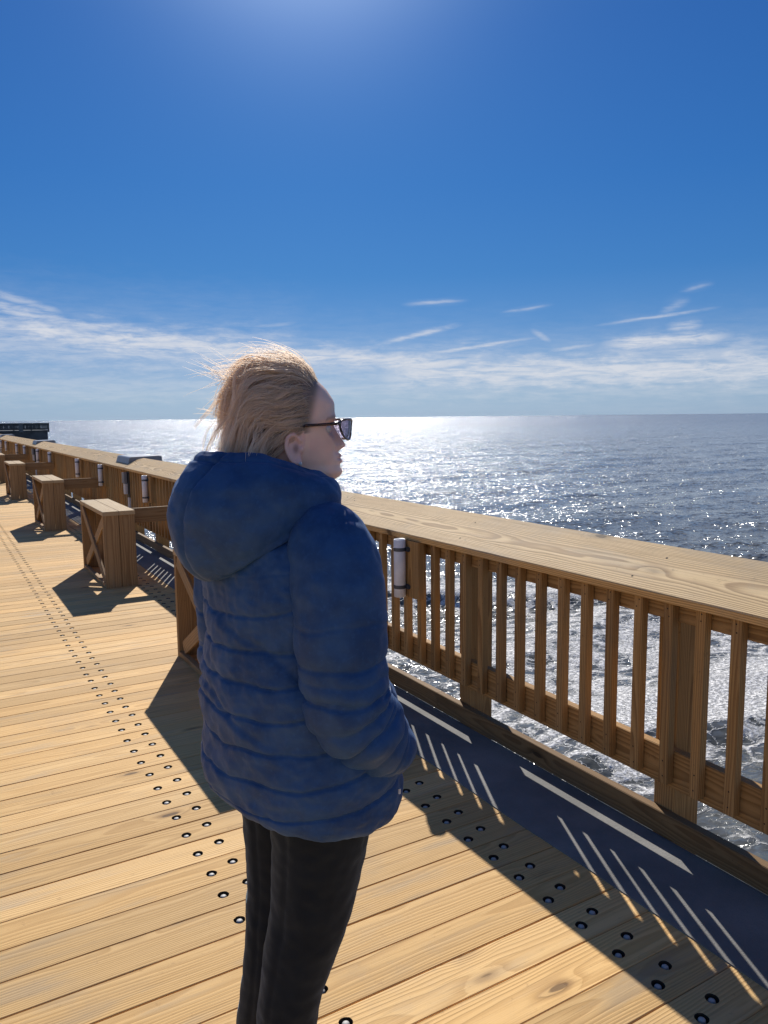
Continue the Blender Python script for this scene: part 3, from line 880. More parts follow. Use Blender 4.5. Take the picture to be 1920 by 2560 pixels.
def ellipsoid(c, r, n=20, M=None):
    rows = []
    for i in range(n + 1):
        p_ = PI * (i + .02) / (n + .04); a = np.linspace(0, 2 * PI, n * 2, endpoint=False)
        rows.append(np.stack([np.sin(p_) * np.cos(a) * r[0], np.sin(p_) * np.sin(a) * r[1], np.full_like(a, -np.cos(p_) * r[2])], -1))
    G_ = np.array(rows)
    if M is not None: G_ = G_ @ np.array(M).T
    return G_ + np.array(c)

# --- head (its own heading): rows of z, front x, back x, half width
HT = np.array([
    (1.613, .016, -.006, .010), (1.607, .048, -.034, .034), (1.592, .074, -.056, .055), (1.570, .0945, -.070, .068), (1.545, .1065, -.077, .0745),
    (1.518, .1065, -.078, .076), (1.505, .1015, -.077, .0755), (1.490, .1035, -.075, .0745), (1.475, .1055, -.070, .0725), (1.458, .1085, -.062, .069),
    (1.446, .1120, -.055, .066), (1.437, .1140, -.050, .0635), (1.426, .1145, -.044, .060), (1.414, .1180, -.038, .0595), (1.404, .1145, -.032, .055),
    (1.396, .102, -.026, .049), (1.388, .078, -.018, .040)])
zs = np.concatenate([np.linspace(1.613, 1.595, 8), np.linspace(1.592, 1.390, 110), [1.388]])
a = np.linspace(0, 2 * PI, 128, endpoint=False)
xf, xb, bb = (cr(HT[:, 0], HT[:, i], zs)[:, None] for i in (1, 2, 3))
xm = .018 + 0 * xf
ca, sa = np.cos(a)[None], np.sin(a)[None]
Xh = np.where(ca > 0, xm + (xf - xm) * np.abs(ca) ** .82, xm - (xm - xb) * np.abs(ca) ** .95)
Yh = bb * np.sign(sa) * np.abs(sa) ** .92
Zh = zs[:, None] + 0 * Xh
fr_ = np.clip(ca, 0, 1)
def gs(v, c, s): return np.exp(-((v - c) / s) ** 2)
nose = np.interp(Zh, [1.452, 1.458, 1.464, 1.470, 1.490, 1.508, 1.514], [0, .012, .0225, .0205, .0095, .002, 0]) * gs(Yh, 0, np.interp(Zh, [1.455, 1.47, 1.5], [.0125, .0105, .0085]))
nose += .005 * gs(np.abs(Yh), .0125, .006) * gs(Zh, 1.460, .007)
lips = .0085 * gs(Zh, 1.4445, .0042) * gs(Yh, 0, .020) + .0085 * gs(Zh, 1.4335, .0045) * gs(Yh, 0, .019) - .0075 * gs(Zh, 1.4390, .0020) * gs(Yh, 0, .022)
eyes = -.011 * gs(np.abs(Yh), .032, .014) * gs(Zh, 1.4985, .011) + .004 * gs(np.abs(Yh), .03, .02) * gs(Zh, 1.520, .008)
cheek = .004 * gs(np.abs(Yh), .045, .016) * gs(Zh, 1.468, .014) - .003 * gs(np.abs(Yh), .030, .008) * gs(Zh, 1.452, .010) + .004 * gs(Yh, 0, .016) * gs(Zh, 1.412, .008)
Xh = Xh + fr_ ** .5 * (nose + lips + eyes + cheek)
head = np.stack([Xh, Yh, Zh], -1)
ears = []
for s in (-1, 1):
    ec = np.array([.018, s * .0745, 1.461])
    Me = Matrix.Rotation(rad(-12), 3, 'Y') @ Matrix.Rotation(s * rad(-22), 3, 'Z')
    Me = np.array(Me)
    out = [(.012 * math.sin(q) - .003 * math.cos(q) , s * (.004 + .004 * math.cos(q * .5)), .0285 * math.cos(q) * (1 if math.cos(q) > 0 else .95)) for q in np.linspace(-2.9, .9, 14)]
    out = [tuple(Me @ np.array((-.017 * math.sin(q + 1.35 + PI) * .95, s * .006, .028 * math.cos(q + 1.35 + PI)))) for q in np.linspace(-1.2, 2.6, 16)]
    out = [tuple(Me @ np.array((.0165 * math.cos(q), s * .006, .0275 * math.sin(q)))) for q in np.linspace(.35, 5.0, 18)]
    ears.append(tube_grid([tuple(ec + np.array(o)) for o in out], [.0030] + [.0042] * 15 + [.0048, .0050], 10, 3))
    ears.append(ellipsoid(ec + Me @ np.array((.001, s * .001, -.001)), (.0145, .0045, .0245), 12, Me))
    ears.append(ellipsoid(ec + Me @ np.array((.004, s * .003, -.0245)), (.0075, .0048, .0085), 10, Me))
    ears.append(ellipsoid(ec + Me @ np.array((.0135, s * .004, -.004)), (.0045, .005, .007), 8, Me))
    ears.append(ellipsoid(ec + Me @ np.array((-.004, s * .0045, -.010)), (.008, .003, .009), 8, Me))
neckg = tube_grid([(.020, 0, 1.440), (.006, 0, 1.405), (-.012, 0, 1.36), (-.025, 0, 1.31), (-.03, 0, 1.26)], [(.056, .052), (.058, .054), (.060, .057), (.066, .07), (.08, .10)], 40, 6)
jowl = ellipsoid((.052, 0, 1.394), (.048, .047, .022), 14)
headparts = [rotz(g_, AH) for g_ in [head, neckg, jowl] + ears]
# --- torso, arms, legs and hands under the clothes (body heading)
BT = np.array([(1.31, -.02, .055, .06, .075), (1.28, -.01, .085, .09, .15), (1.22, 0, .11, .12, .185), (1.15, .01, .115, .13, .18), (1.05, .015, .12, .135, .175), (.95, .02, .13, .14, .185), (.85, .025, .14, .15, .20), (.80, .03, .12, .13, .17), (.76, .03, .06, .06, .10)])
zt = np.linspace(1.31, .76, 44); at_ = np.linspace(0, 2 * PI, 64, endpoint=False)
cx_, af_, ab_, wb_ = (cr(BT[:, 0], BT[:, i], zt)[:, None] for i in (1, 2, 3, 4))
c_, s_ = np.cos(at_)[None], np.sin(at_)[None]
torso = np.stack([cx_ + np.where(c_ > 0, af_, ab_) * c_, wb_ * s_, zt[:, None] + 0 * c_], -1)
bodyparts = [torso]
ARM = {}
for s in (-1, 1):
    pth = [(-.005, s * .165, 1.265), (-.010, s * .202, 1.19), (-.016, s * .220, 1.11), (-.010, s * .223, 1.015), (.036, s * .216, .942), (.096, s * .190, .885), (.128, s * .172, .862)]
    ARM[s] = pth
    bodyparts.append(tube_grid(pth, [.055, .052, .046, .042, .040, .032, .028], 20, 5))
    hb_ = np.array((.135, s * .125, .838)); dr = np.array((.75, -s * .45, -.55)); dr /= np.linalg.norm(dr)
    side = np.cross(dr, (0, 0, 1)); side /= np.linalg.norm(side); upv = np.cross(side, dr)
    bodyparts.append(tube_grid([tuple(hb_ - dr * .03), tuple(hb_), tuple(hb_ + dr * .04), tuple(hb_ + dr * .075)], [(.026, .016), (.034, .017), (.040, .016), (.036, .012)], 16, 4))
    for k, (off_, ln) in enumerate(((-.027, .060), (-.009, .072), (.009, .068), (.026, .052))):
        b0 = hb_ + dr * .070 + upv * off_; cv = side * s
        bodyparts.append(tube_grid([tuple(b0 - dr * .012), tuple(b0 + dr * ln * .45), tuple(b0 + dr * ln * .8 + cv * .008), tuple(b0 + dr * ln + cv * .02)], [.0088, .0085, .0078, .0066], 10, 4))
    b0 = hb_ + dr * .012 + upv * .030
    bodyparts.append(tube_grid([tuple(b0 - upv * .012), tuple(b0 + dr * .022 + upv * .016), tuple(b0 + dr * .050 + upv * .020)], [.011, .0105, .008], 10, 4))
LEG = {-1: [(.016, -.085, .80), (.018, -.084, .70), (.012, -.080, .62), (-.004, -.072, .51), (-.030, -.066, .42), (-.054, -.060, .31), (-.066, -.066, .16), (-.066, -.066, .05)],
       1: [(.026, .076, .80), (.028, .074, .70), (.024, .072, .62), (.014, .068, .51), (-.004, .064, .42), (-.026, .058, .31), (-.040, .072, .16), (-.040, .072, .05)]}
LR = [.070, .068, .062, .052, .046, .040, .034, .034]
for s in (-1, 1):
    bodyparts.append(tube_grid(LEG[s], LR, 28, 6))
    f0 = LEG[s][-1]
    bodyparts.append(tube_grid([(f0[0] - .05, f0[1], .045), (f0[0], f0[1], .05), (f0[0] + .08, f0[1] + s * .008, .038), (f0[0] + .15, f0[1] + s * .012, .028)], [(.03, .03), (.036, .036), (.040, .026), (.034, .016)], 18, 5))
bodyparts = [rotz(g_, AB) for g_ in bodyparts]
bm0 = loft_mesh(headparts + bodyparts, 'body_src'); outward(bm0)
tmp = bpy.data.objects.new('body_src', bm0); COL.objects.link(tmp)
md = tmp.modifiers.new('r', 'REMESH'); md.mode = 'VOXEL'; md.voxel_size = .0024; md.adaptivity = 0
dg = bpy.context.evaluated_depsgraph_get()
bme = bpy.data.meshes.new_from_object(tmp.evaluated_get(dg)); bme.name = 'body'
bpy.data.objects.remove(tmp); bpy.data.meshes.remove(bm0)
def relax(me_, it=2, f=.5):
    n = len(me_.vertices); V_ = np.empty(n * 3); me_.vertices.foreach_get('co', V_); V_ = V_.reshape(-1, 3)
    E_ = np.empty(len(me_.edges) * 2, dtype=np.int32); me_.edges.foreach_get('vertices', E_); E_ = E_.reshape(-1, 2)
    dgr = np.bincount(E_.ravel(), minlength=n)[:, None]
    for _ in range(it):
        A__ = np.zeros_like(V_)
        for i in range(3):
            A__[:, i] = np.bincount(E_[:, 0], V_[E_[:, 1], i], n) + np.bincount(E_[:, 1], V_[E_[:, 0], i], n)
        V_ = V_ * (1 - f) + f * A__ / np.maximum(dgr, 1)
    me_.vertices.foreach_set('co', V_.astype(np.float32).ravel()); me_.update()
    return V_
V_ = relax(bme, 3, .4)
VH = rotz(V_, -AH)
tintc = np.tile(np.array([.99, .635, .485]), (len(V_), 1))
xh, yh, zh_ = VH[:, 0], VH[:, 1], VH[:, 2]
nz = np.array([mnoise.noise((p[0] * 60, p[1] * 60, p[2] * 60)) for p in V_[:, :3]]) * 1.0 if len(V_) < 900000 else np.zeros(len(V_))
tintc *= (1 + .06 * nz)[:, None]
red = np.exp(-((zh_ - 1.466) / .02) ** 2) * (xh > .05) * .35 + ((np.abs(yh) > .07) & (np.abs(zh_ - 1.461) < .032) & (np.abs(xh - .018) < .024)) * .5
tintc = tintc * (1 - red[:, None]) + red[:, None] * np.array([.82, .46, .40])
lipm = np.exp(-((zh_ - 1.439) / .0085) ** 4) * np.exp(-(yh / .021) ** 4) * (xh > .095)
tintc = tintc * (1 - .75 * lipm[:, None]) + .75 * lipm[:, None] * np.array([.58, .24, .23])
hl = np.interp(zh_, [1.43, 1.444, 1.484, 1.492, 1.525, 1.565, 1.60], [-.03, -.012, -.004, .048, .056, .066, .078])
scm = 1 / (1 + np.exp((xh - hl) * 300)) * (zh_ > 1.40) * (np.abs(yh) < .0785)
scm = np.where((np.abs(zh_ - 1.461) < .034) & (np.abs(yh) > .0735), 0, scm)
tintc = tintc * (1 - scm[:, None]) + scm[:, None] * np.array([.22, .155, .11])
for s_e in (-1, 1):
    cn = np.exp(-(((xh - .0225) / .0062) ** 2 + ((zh_ - 1.4625) / .0095) ** 2) ** 1.5) * (yh * s_e > .066)  # shade of the ear hollow, painted into the skin colour
    tintc = tintc * (1 - .72 * cn[:, None]) + .72 * cn[:, None] * np.array([.16, .06, .045])
brow = np.exp(-((zh_ - 1.522 + 12 * (np.abs(yh) - .034) ** 2) / .0035) ** 2) * (np.abs(np.abs(yh) - .034) < .022) * (xh > .07)
tintc = tintc * (1 - .6 * brow[:, None]) + .6 * brow[:, None] * np.array([.25, .17, .12])
ta = bme.attributes.new('skin_tint', 'FLOAT_COLOR', 'POINT')
ta.data.foreach_set('color', np.concatenate([tintc, np.ones((len(V_), 1))], 1).astype(np.float32).ravel())
bme.polygons.foreach_set('use_smooth', [True] * len(bme.polygons))
M_SKIN, nt = material('skin')
sk = nt.attr('skin_tint')[0]
pos = nt.new('ShaderNodeTexCoord').outputs['Object']
pn = nt.noise(pos, 420, 3, .6); pm = nt.noise(pos, 60, 3, .6)
P(nt, Base_Color=nt.mix(nt.smooth(pm, .4, .7, 0, .18), sk, (.80, .48, .40)), Roughness=nt.math('ADD', .42, nt.math('MULTIPLY', pn, .18)))
nt.bs.inputs['Subsurface Weight'].default_value = .25; nt.bs.inputs['Subsurface Radius'].default_value = (1, .35, .2); nt.bs.inputs['Subsurface Scale'].default_value = .008
nt.l.new(nt.bump(pn, .35, .0008), nt.bs.inputs['Normal'])
bme.materials.clear(); bme.materials.append(M_SKIN)
body = bpy.data.objects.new('body', bme); COL.objects.link(body); body.parent = woman
def wpart(me_, name, mat, parent=None, smooth=True):
    me_.materials.clear(); me_.materials.append(mat); me_.name = name
    if smooth: me_.polygons.foreach_set('use_smooth', [True] * len(me_.polygons))
    me_.update()
    o = bpy.data.objects.new(name, me_); COL.objects.link(o); o.parent = parent or woman
    return o

# --- cloth materials
def cloth(name, c0, c1, sheen, scol, bumpd=.0006, scale=900, rough=.85):
    m, nt = material(name)
    pos = nt.new('ShaderNodeTexCoord').outputs['Object']
    n1 = nt.noise(pos, scale, 2, .7); n2 = nt.noise(pos, 14, 4, .6); n3 = nt.noise(pos, 120, 3, .6)
    c = nt.mix(nt.smooth(n2, .3, .7), c0, c1)
    c = nt.mix(nt.smooth(n3, .5, .75, 0, .25), c, tuple(q * 1.5 for q in c1))
    P(nt, Base_Color=c, Roughness=rough)
    nt.bs.inputs['Specular IOR Level'].default_value = .32
    nt.bs.inputs['Sheen Weight'].default_value = sheen; nt.bs.inputs['Sheen Roughness'].default_value = .4; nt.bs.inputs['Sheen Tint'].default_value = (*scol, 1)
    nt.l.new(nt.bump(nt.math('ADD', n1, nt.math('MULTIPLY', n3, .8)), .5, bumpd), nt.bs.inputs['Normal'])
    return m
M_NAVY = cloth('navy_puffer_cloth', (.016, .056, .150), (.028, .088, .215), .16, (.4, .55, .9), .0006, 900, .62)
M_BLACKCLOTH = cloth('black_corduroy', (.0055, .0085, .0115), (.009, .013, .017), .42, (.40, .55, .68), .0008, 600)

def nz3(P_, sc, seed=0.0):
    Q = P_ * sc + seed
    return np.array([mnoise.noise(q) for q in Q.reshape(-1, 3)]).reshape(P_.shape[:-1])
def displace(G_, D_):
    """push a round grid outwards by D_"""
    du = np.roll(G_, -1, 1) - np.roll(G_, 1, 1); dv = np.gradient(G_, axis=0)
    N_ = np.cross(du, dv); N_ /= np.linalg.norm(N_, axis=-1, keepdims=True) + 1e-9
    cen = G_.mean(1, keepdims=True)
    sg = np.sign(((G_ - cen) * N_).sum(-1).mean())
    return G_ + N_ * sg * D_[..., None]
def quilt(c, lam, amp, sharp=.45):
    """rounded channels between stitched lines"""
    return amp * (np.abs(np.sin(PI * c / lam)) ** sharp - .8)

# --- jacket: padded body and sleeves
JT = np.array([
    (.640, .030, .158, .155, .205), (.632, .030, .172, .168, .220), (.640, .030, .184, .178, .231), (.665, .030, .192, .186, .238), (.75, .030, .197, .190, .245), (.85, .026, .187, .186, .240), (.95, .020, .172, .178, .228),
    (1.05, .014, .158, .170, .220), (1.15, .010, .150, .165, .218), (1.22, .004, .140, .155, .212), (1.275, .0, .122, .140, .188), (1.315, .0, .105, .120, .140), (1.345, .004, .098, .105, .112), (1.375, .012, .092, .090, .098), (1.40, .016, .084, .08, .09)])
JT[:, 0] = np.where(JT[:, 0] < 1.31, 1.31 - (1.31 - JT[:, 0]) * .845, JT[:, 0]); JT[:10, 2:] *= .965; JT[:10, 1] -= .003
HEM = JT[0, 0]
tt = np.linspace(0, len(JT) - 1, 330); ti = np.arange(len(JT))
jz, jc, jf, jb, jw = (cr(ti, JT[:, i], tt)[:, None] for i in range(5))
at_ = np.linspace(0, 2 * PI, 260, endpoint=False); c_, s_ = np.cos(at_)[None], np.sin(at_)[None]
e_ = .90
G = np.stack([jc + np.where(c_ > 0, jf, jb) * np.sign(c_) * np.abs(c_) ** e_, jw * np.sign(s_) * np.abs(s_) ** e_, jz + 0 * c_], -1)
# hem hangs a little lower at the front right
hemw = np.exp(-((G[..., 2] - HEM) / .10) ** 2)
G[..., 2] -= hemw * (.016 * c_ + .010 * (-s_))
wz = G[..., 2] + .045 * nz3(G, np.array([3.2, 3.2, 2.0]), 3.1) + .012 * nz3(G, 12.0, 7.7)
body_w = np.clip((G[..., 2] - HEM) / .05, 0, 1) * np.clip((1.24 - G[..., 2]) / .10, .12, 1)
qa = np.clip(.55 + 1.1 * nz3(G, 4.5, 13.0), .1, 1.3)
D_ = body_w * qa * quilt(wz, .070, .0075, .42) - .0045 * body_w * np.exp(-(np.sin(PI * wz / .070) / .12) ** 2)
fold = nz3(G + .05 * nz3(G, 5.0, 1.0)[..., None], np.array([5.0, 5.0, 11.0]), 11.0)
D_ += .014 * fold * (.35 + .65 * body_w)
dg_ = G[..., 2] * .75 + (G[..., 0] * .55 - G[..., 1] * .25)
D_ += -.010 * np.exp(-(np.sin(PI * (dg_ + .02 * fold) / .13) / .16) ** 2) * np.exp(-((G[..., 2] - 1.03) / .13) ** 2) * np.clip(nz3(G, 4.0, 5.0) + .55, 0, 1) * body_w
D_ += .0035 * nz3(G, 34.0, 2.0) + .0018 * nz3(G, 75.0, 4.0)
G = displace(G, D_)
jparts = [G]
for s in (-1, 1):
    pth = [(-.0, s * .105, 1.330), (-.004, s * .165, 1.290), (-.010, s * .206, 1.215), (-.016, s * .222, 1.11), (-.010, s * .225, 1.015), (.036, s * .220, .942), (.096, s * .196, .885), (.134, s * .176, .858), (.165, s * .150, .842)]
    A1 = tube_grid(pth, [.045, .078, .086, .082, .080, .074, .064, .052, .040], 84, 30)
    L_ = np.concatenate([[0], np.cumsum(np.linalg.norm(np.diff(A1.mean(1), axis=0), axis=1))])[:, None]
    w_ = np.clip((L_ - .16) / .14, .05, 1)
    lw = L_ + .030 * nz3(A1, 6.0, 21 + s) + .010 * nz3(A1, 15.0, 2 + s)
    D1 = w_ * quilt(lw, .072, .0072, .42) * np.clip(.7 + 1.0 * nz3(A1, 5.0, 8.0), .2, 1.3) - .004 * w_ * np.exp(-(np.sin(PI * lw / .072) / .10) ** 2)
    # crumples in the crook of the elbow and along the forearm
    el = np.exp(-((L_ - .42) / .10) ** 2)
    D1 += el * .010 * (np.abs(np.sin(PI * (lw + .02 * nz3(A1, 8.0, 5.0)) / .040)) ** .6 - .7)
    D1 += .013 * w_ * nz3(A1, np.array([9., 9., 13.]), 31 + s) + .003 * nz3(A1, 40.0, 9.0)
    jparts.append(displace(A1, D1))
jparts = [rotz(g_, AB) for g_ in jparts]
jm = loft_mesh(jparts, 'jacket'); outward(jm)
jacket = wpart(jm, 'jacket', M_NAVY)

# --- hood lying round the neck and down the back
nh = 200
ph = np.linspace(0, 2 * PI, nh, endpoint=False); bk = (1 - np.cos(ph)) / 2
cph, sph = np.cos(ph), np.sin(ph)
def ell(fx, bx, wy):      # radius along each heading for a front, back and side reach
    ax = np.where(cph > 0, fx, bx)
    return 1 / np.sqrt((cph / ax) ** 2 + (sph / wy) ** 2)
zb = 1.338 - .125 * bk ** 3.2; ztp = 1.362 + .098 * bk ** .62
rb_, ro_, rt_, ri_ = ell(.080, .150, .150), ell(.086, .222, .170), ell(.082, .158, .116), ell(.070, .100, .086)
prof = [  # (radius, z) rings from the neck seam under the hood, out over the bulge and in over the rim
    (rb_ * .80, zb + .020), (rb_ * .97, zb + .002), (rb_ * 1.08 + .004, zb + .004), (rb_ * .45 + ro_ * .55, zb + .10 * (ztp - zb)), (rb_ * .12 + ro_ * .88, zb + .28 * (ztp - zb)), (ro_, zb + .50 * (ztp - zb)),
    (ro_ * .90 + rt_ * .10, zb + .70 * (ztp - zb)), (ro_ * .48 + rt_ * .52, zb + .89 * (ztp - zb)), (rt_ * 1.06, ztp - .006), (rt_ * .97, ztp + .003), (rt_ * .86 + ri_ * .08, ztp - .004), (rt_ * .45 + ri_ * .5, ztp - .028), (ri_, ztp - .07)]
PR = np.array([p_[0] for p_ in prof]); PZ = np.array([p_[1] for p_ in prof])
T = np.linspace(0, len(prof) - 1, 150); kk = np.arange(len(prof))
PR = np.stack([cr(kk, PR[:, j], T) for j in range(nh)], 1); PZ = np.stack([cr(kk, PZ[:, j], T) for j in range(nh)], 1)
Hd = np.stack([-.006 + PR * cph[None], PR * sph[None], PZ], -1)
D2 = .014 * nz3(Hd, np.array([7., 7., 6.]), 41.0) + .003 * nz3(Hd, 26.0, 4.0) + .0015 * nz3(Hd, 70.0, 4.0)
outer = np.clip((T - 1.5) / 2, 0, 1)[:, None] * np.clip((9.5 - T) / 1.5, 0, 1)[:, None]
seam = np.exp(-(((Hd[..., 1] + .030 + .02 * np.sin(Hd[..., 2] * 14)) / .0055) ** 2)) * (cph[None] < 0) * outer
D2 -= .0075 * seam
D2 -= .004 * np.exp(-((T[:, None] - 7.55) / .16) ** 2) * (.5 + .5 * np.clip(nz3(Hd, 9., 3.) + .5, 0, 1))
D2 += .006 * outer * np.abs(np.sin(3.2 * ph[None] + 2 * np.sin(Hd[..., 2] * 9))) ** .7
Hd = displace(Hd, D2)
# a crease runs along the stitched lower edge
hm = loft_mesh([rotz(Hd, AB)], 'hood'); outward(hm)
# keep the hood open at the neck: drop the two cap fans
nv = len(hm.vertices)
import bmesh
bmh = bmesh.new(); bmh.from_mesh(hm); bmh.verts.ensure_lookup_table()
bmesh.ops.delete(bmh, geom=[v_ for v_ in bmh.verts if v_.index >= nv - 2], context='VERTS'); bmh.to_mesh(hm); bmh.free()
hood = wpart(hm, 'hood', M_NAVY, jacket)
# collar front standing under the chin
cg = []
for zz, rr in ((1.315, .108), (1.345, .102), (1.375, .096), (1.392, .092), (1.396, .088), (1.388, .083), (1.35, .080)):
    q = np.linspace(0, 2 * PI, 120, endpoint=False)
    cg.append(np.stack([.010 + rr * 1.0 * np.cos(q), rr * .92 * np.sin(q), zz - .035 * (1 - np.cos(q)) / 2 * 0 + 0 * q - .012 * (np.abs(q - PI) > 2.9)], -1))
cg = np.array(cg); cgz = np.linspace(0, 6, 50)
cg = np.stack([np.stack([cr(np.arange(7), cg[:, j, i], cgz) for i in range(3)], -1) for j in range(120)], 1)
cg = displace(cg, .004 * nz3(cg, 22.0, 3.0))
cm = loft_mesh([rotz(cg, rad(90 - 95))], 'collar'); outward(cm)
bmh = bmesh.new(); bmh.from_mesh(cm); bmh.verts.ensure_lookup_table(); nv = len(bmh.verts)
bmesh.ops.delete(bmh, geom=[v_ for v_ in bmh.verts if v_.index >= nv - 2], context='VERTS'); bmh.to_mesh(cm); bmh.free()
wpart(cm, 'collar', M_NAVY, jacket)
# small pale pull hanging at the pocket
mb = MB(); mb.board((0, 0, 0), (.0025, .0012, .005), 2, .0006)
zp = mb.build('zip_pull', M_PALE, jacket); zp.location = Vector(rotz(np.array([.105, -.236, .800]), AB))

# --- trousers
tp = []
TR = [.104, .099, .092, .082, .074, .066, .060, .060]
for s in (-1, 1):
    A1 = tube_grid(LEG[s], TR, 96, 26)
    # long vertical folds and small creases
    fo = nz3(A1, np.array([16., 16., 2.6]), 51 + s)
    D1 = .007 * fo + .004 * nz3(A1, np.array([11., 11., 22.]), 5 + s) * np.exp(-((A1[..., 2] - .42) / .12) ** 2) + .002 * nz3(A1, 40., 3.)
    cz_ = (A1[..., 0] - A1.mean(1, keepdims=True)[..., 0])
    D1 -= .0025 * np.exp(-((A1[..., 1] - A1.mean(1, keepdims=True)[..., 1] - (-.025)) / .006) ** 2) * (cz_ < 0)
    tp.append(displace(A1, D1))
hip = ellipsoid((.022, 0, .80), (.135, .19, .13), 28)
tp.append(hip)
tm = loft_mesh([rotz(g_, AB) for g_ in tp], 'trousers'); outward(tm)
wpart(tm, 'trousers', M_BLACKCLOTH)
# --- shoes
for s in (-1, 1):
    f0 = LEG[s][-1]
    sg = tube_grid([(f0[0] - .075, f0[1], .030), (f0[0] - .055, f0[1], .042), (f0[0] + .0, f0[1], .050), (f0[0] + .07, f0[1] + s * .006, .042), (f0[0] + .14, f0[1] + s * .011, .032), (f0[0] + .185, f0[1] + s * .012, .024), (f0[0] + .195, f0[1] + s * .012, .020)],
                   [(.020, .018), (.040, .034), (.049, .040), (.040, .042), (.031, .043), (.020, .030), (.010, .012)], 36, 8)
    sg[..., 2] = np.maximum(sg[..., 2], .002)
    sm_ = loft_mesh([rotz(sg, AB)], 'shoe'); outward(sm_)
    wpart(sm_, 'shoe', M_BLACK)

# --- sunglasses
M_FRAME, nt = material('tortoise_frame')
pos = nt.new('ShaderNodeTexCoord').outputs['Object']
P(nt, Base_Color=nt.mix(nt.smooth(nt.noise(pos, 130, 3, .6), .42, .62), (.012, .009, .012), (.11, .04, .015)), Roughness=.18)
M_LENS, nt = material('smoky_lens')
tr = nt.new('ShaderNodeBsdfTransparent'); tr.inputs[0].default_value = (.30, .27, .36, 1)
gl = nt.new('ShaderNodeBsdfGlossy'); gl.inputs['Roughness'].default_value = .05; gl.inputs[0].default_value = (.8, .8, .9, 1)
fz = nt.new('ShaderNodeFresnel'); fz.inputs[0].default_value = 1.6
ms = nt.new('ShaderNodeMixShader'); nt.l.new(nt.math('ADD', fz.outputs[0], .05), ms.inputs[0]); nt.l.new(tr.outputs[0], ms.inputs[1]); nt.l.new(gl.outputs[0], ms.inputs[2])
nt.l.new(ms.outputs[0], nt.out.inputs[0])
glasses = empty('sunglasses_root'); bpy.data.objects.remove(glasses)
def hpt(x, y, z): return tuple(rotz(np.array([x, y, z]), AH))
fm = MB()
def lens_x(y): return .1385 - .030 * (abs(y) / .067) ** 2.2
outl = {}
for s in (-1, 1):
    pts = []
    ctl = [(.010, 1.505), (.014, 1.513), (.030, 1.5165), (.050, 1.5165), (.066, 1.5135), (.0675, 1.506), (.062, 1.492), (.050, 1.480), (.034, 1.4765), (.020, 1.482), (.012, 1.494)]
    n_ = len(ctl); tq = np.linspace(0, n_, 44, endpoint=False)
    cc = np.array([ctl[-1]] + ctl + ctl[:2])
    yy = cr(np.arange(-1, n_ + 2), cc[:, 0], tq); zz = cr(np.arange(-1, n_ + 2), cc[:, 1], tq)
    P3 = [(lens_x(y) - (1.497 - z) * .10 * -1 * -1, s * y, z) for y, z in zip(yy, zz)]
    outl[s] = P3
    w_ = [hpt(*p) for p in P3]
    fm.tube(w_ + [w_[0], w_[1]], .0022, 8, cap=False)
    fm.tube([hpt(lens_x(.066) - .001, s * .0672, 1.5105), hpt(.104, s * .0720, 1.509), hpt(.085, s * .0765, 1.5075), hpt(.05, s * .0775, 1.506), (hpt(.02, s * .0765, 1.503)), hpt(-.002, s * .076, 1.494), hpt(-.012, s * .075, 1.480)], [.0040, .0036, .0030, .0026, .0026, .0024, .002], 8)
fm.tube([hpt(lens_x(.010), -.011, 1.507), hpt(lens_x(0) + .001, 0, 1.510), hpt(lens_x(.010), .011, 1.507)], .0024, 8)
frame = fm.build('sunglasses', M_FRAME, woman, True)
for s in (-1, 1):
    lm = MB(); P3 = outl[s]; cy = sum(p[1] for p in P3) / len(P3); cz = sum(p[2] for p in P3) / len(P3)
    rings_ = []
    for f_ in (1.0, .66, .33):
        rings_ += [hpt(lens_x(cy + (p[1] - cy) * f_) - (1.497 - (cz + (p[2] - cz) * f_)) * .10, cy + (p[1] - cy) * f_, cz + (p[2] - cz) * f_) for p in P3]
    rings_.append(hpt(lens_x(cy), cy, cz)); n_ = len(P3)
    fs = [(i, (i + 1) % n_, n_ + (i + 1) % n_, n_ + i) for i in range(n_)] + [(n_ + i, n_ + (i + 1) % n_, 2 * n_ + (i + 1) % n_, 2 * n_ + i) for i in range(n_)] + [(2 * n_ + i, 2 * n_ + (i + 1) % n_, 3 * n_) for i in range(n_)]
    lm.add(rings_, fs); lm.build('lens', M_LENS, frame, True)
M_EYE = simple('eye_white', (.75, .72, .70), .2, 0, .03, 40)
for s in (-1, 1):
    em = loft_mesh([rotz(ellipsoid((.0845, s * .032, 1.4985), (.0115, .0118, .0115), 12), AH)], 'eye'); outward(em); wpart(em, 'eye', M_EYE)
em = loft_mesh([rotz(ellipsoid((.030, -.0805, 1.4335), (.0042, .0042, .0042), 10), AH)], 'earring'); outward(em); wpart(em, 'earring', M_PALE)

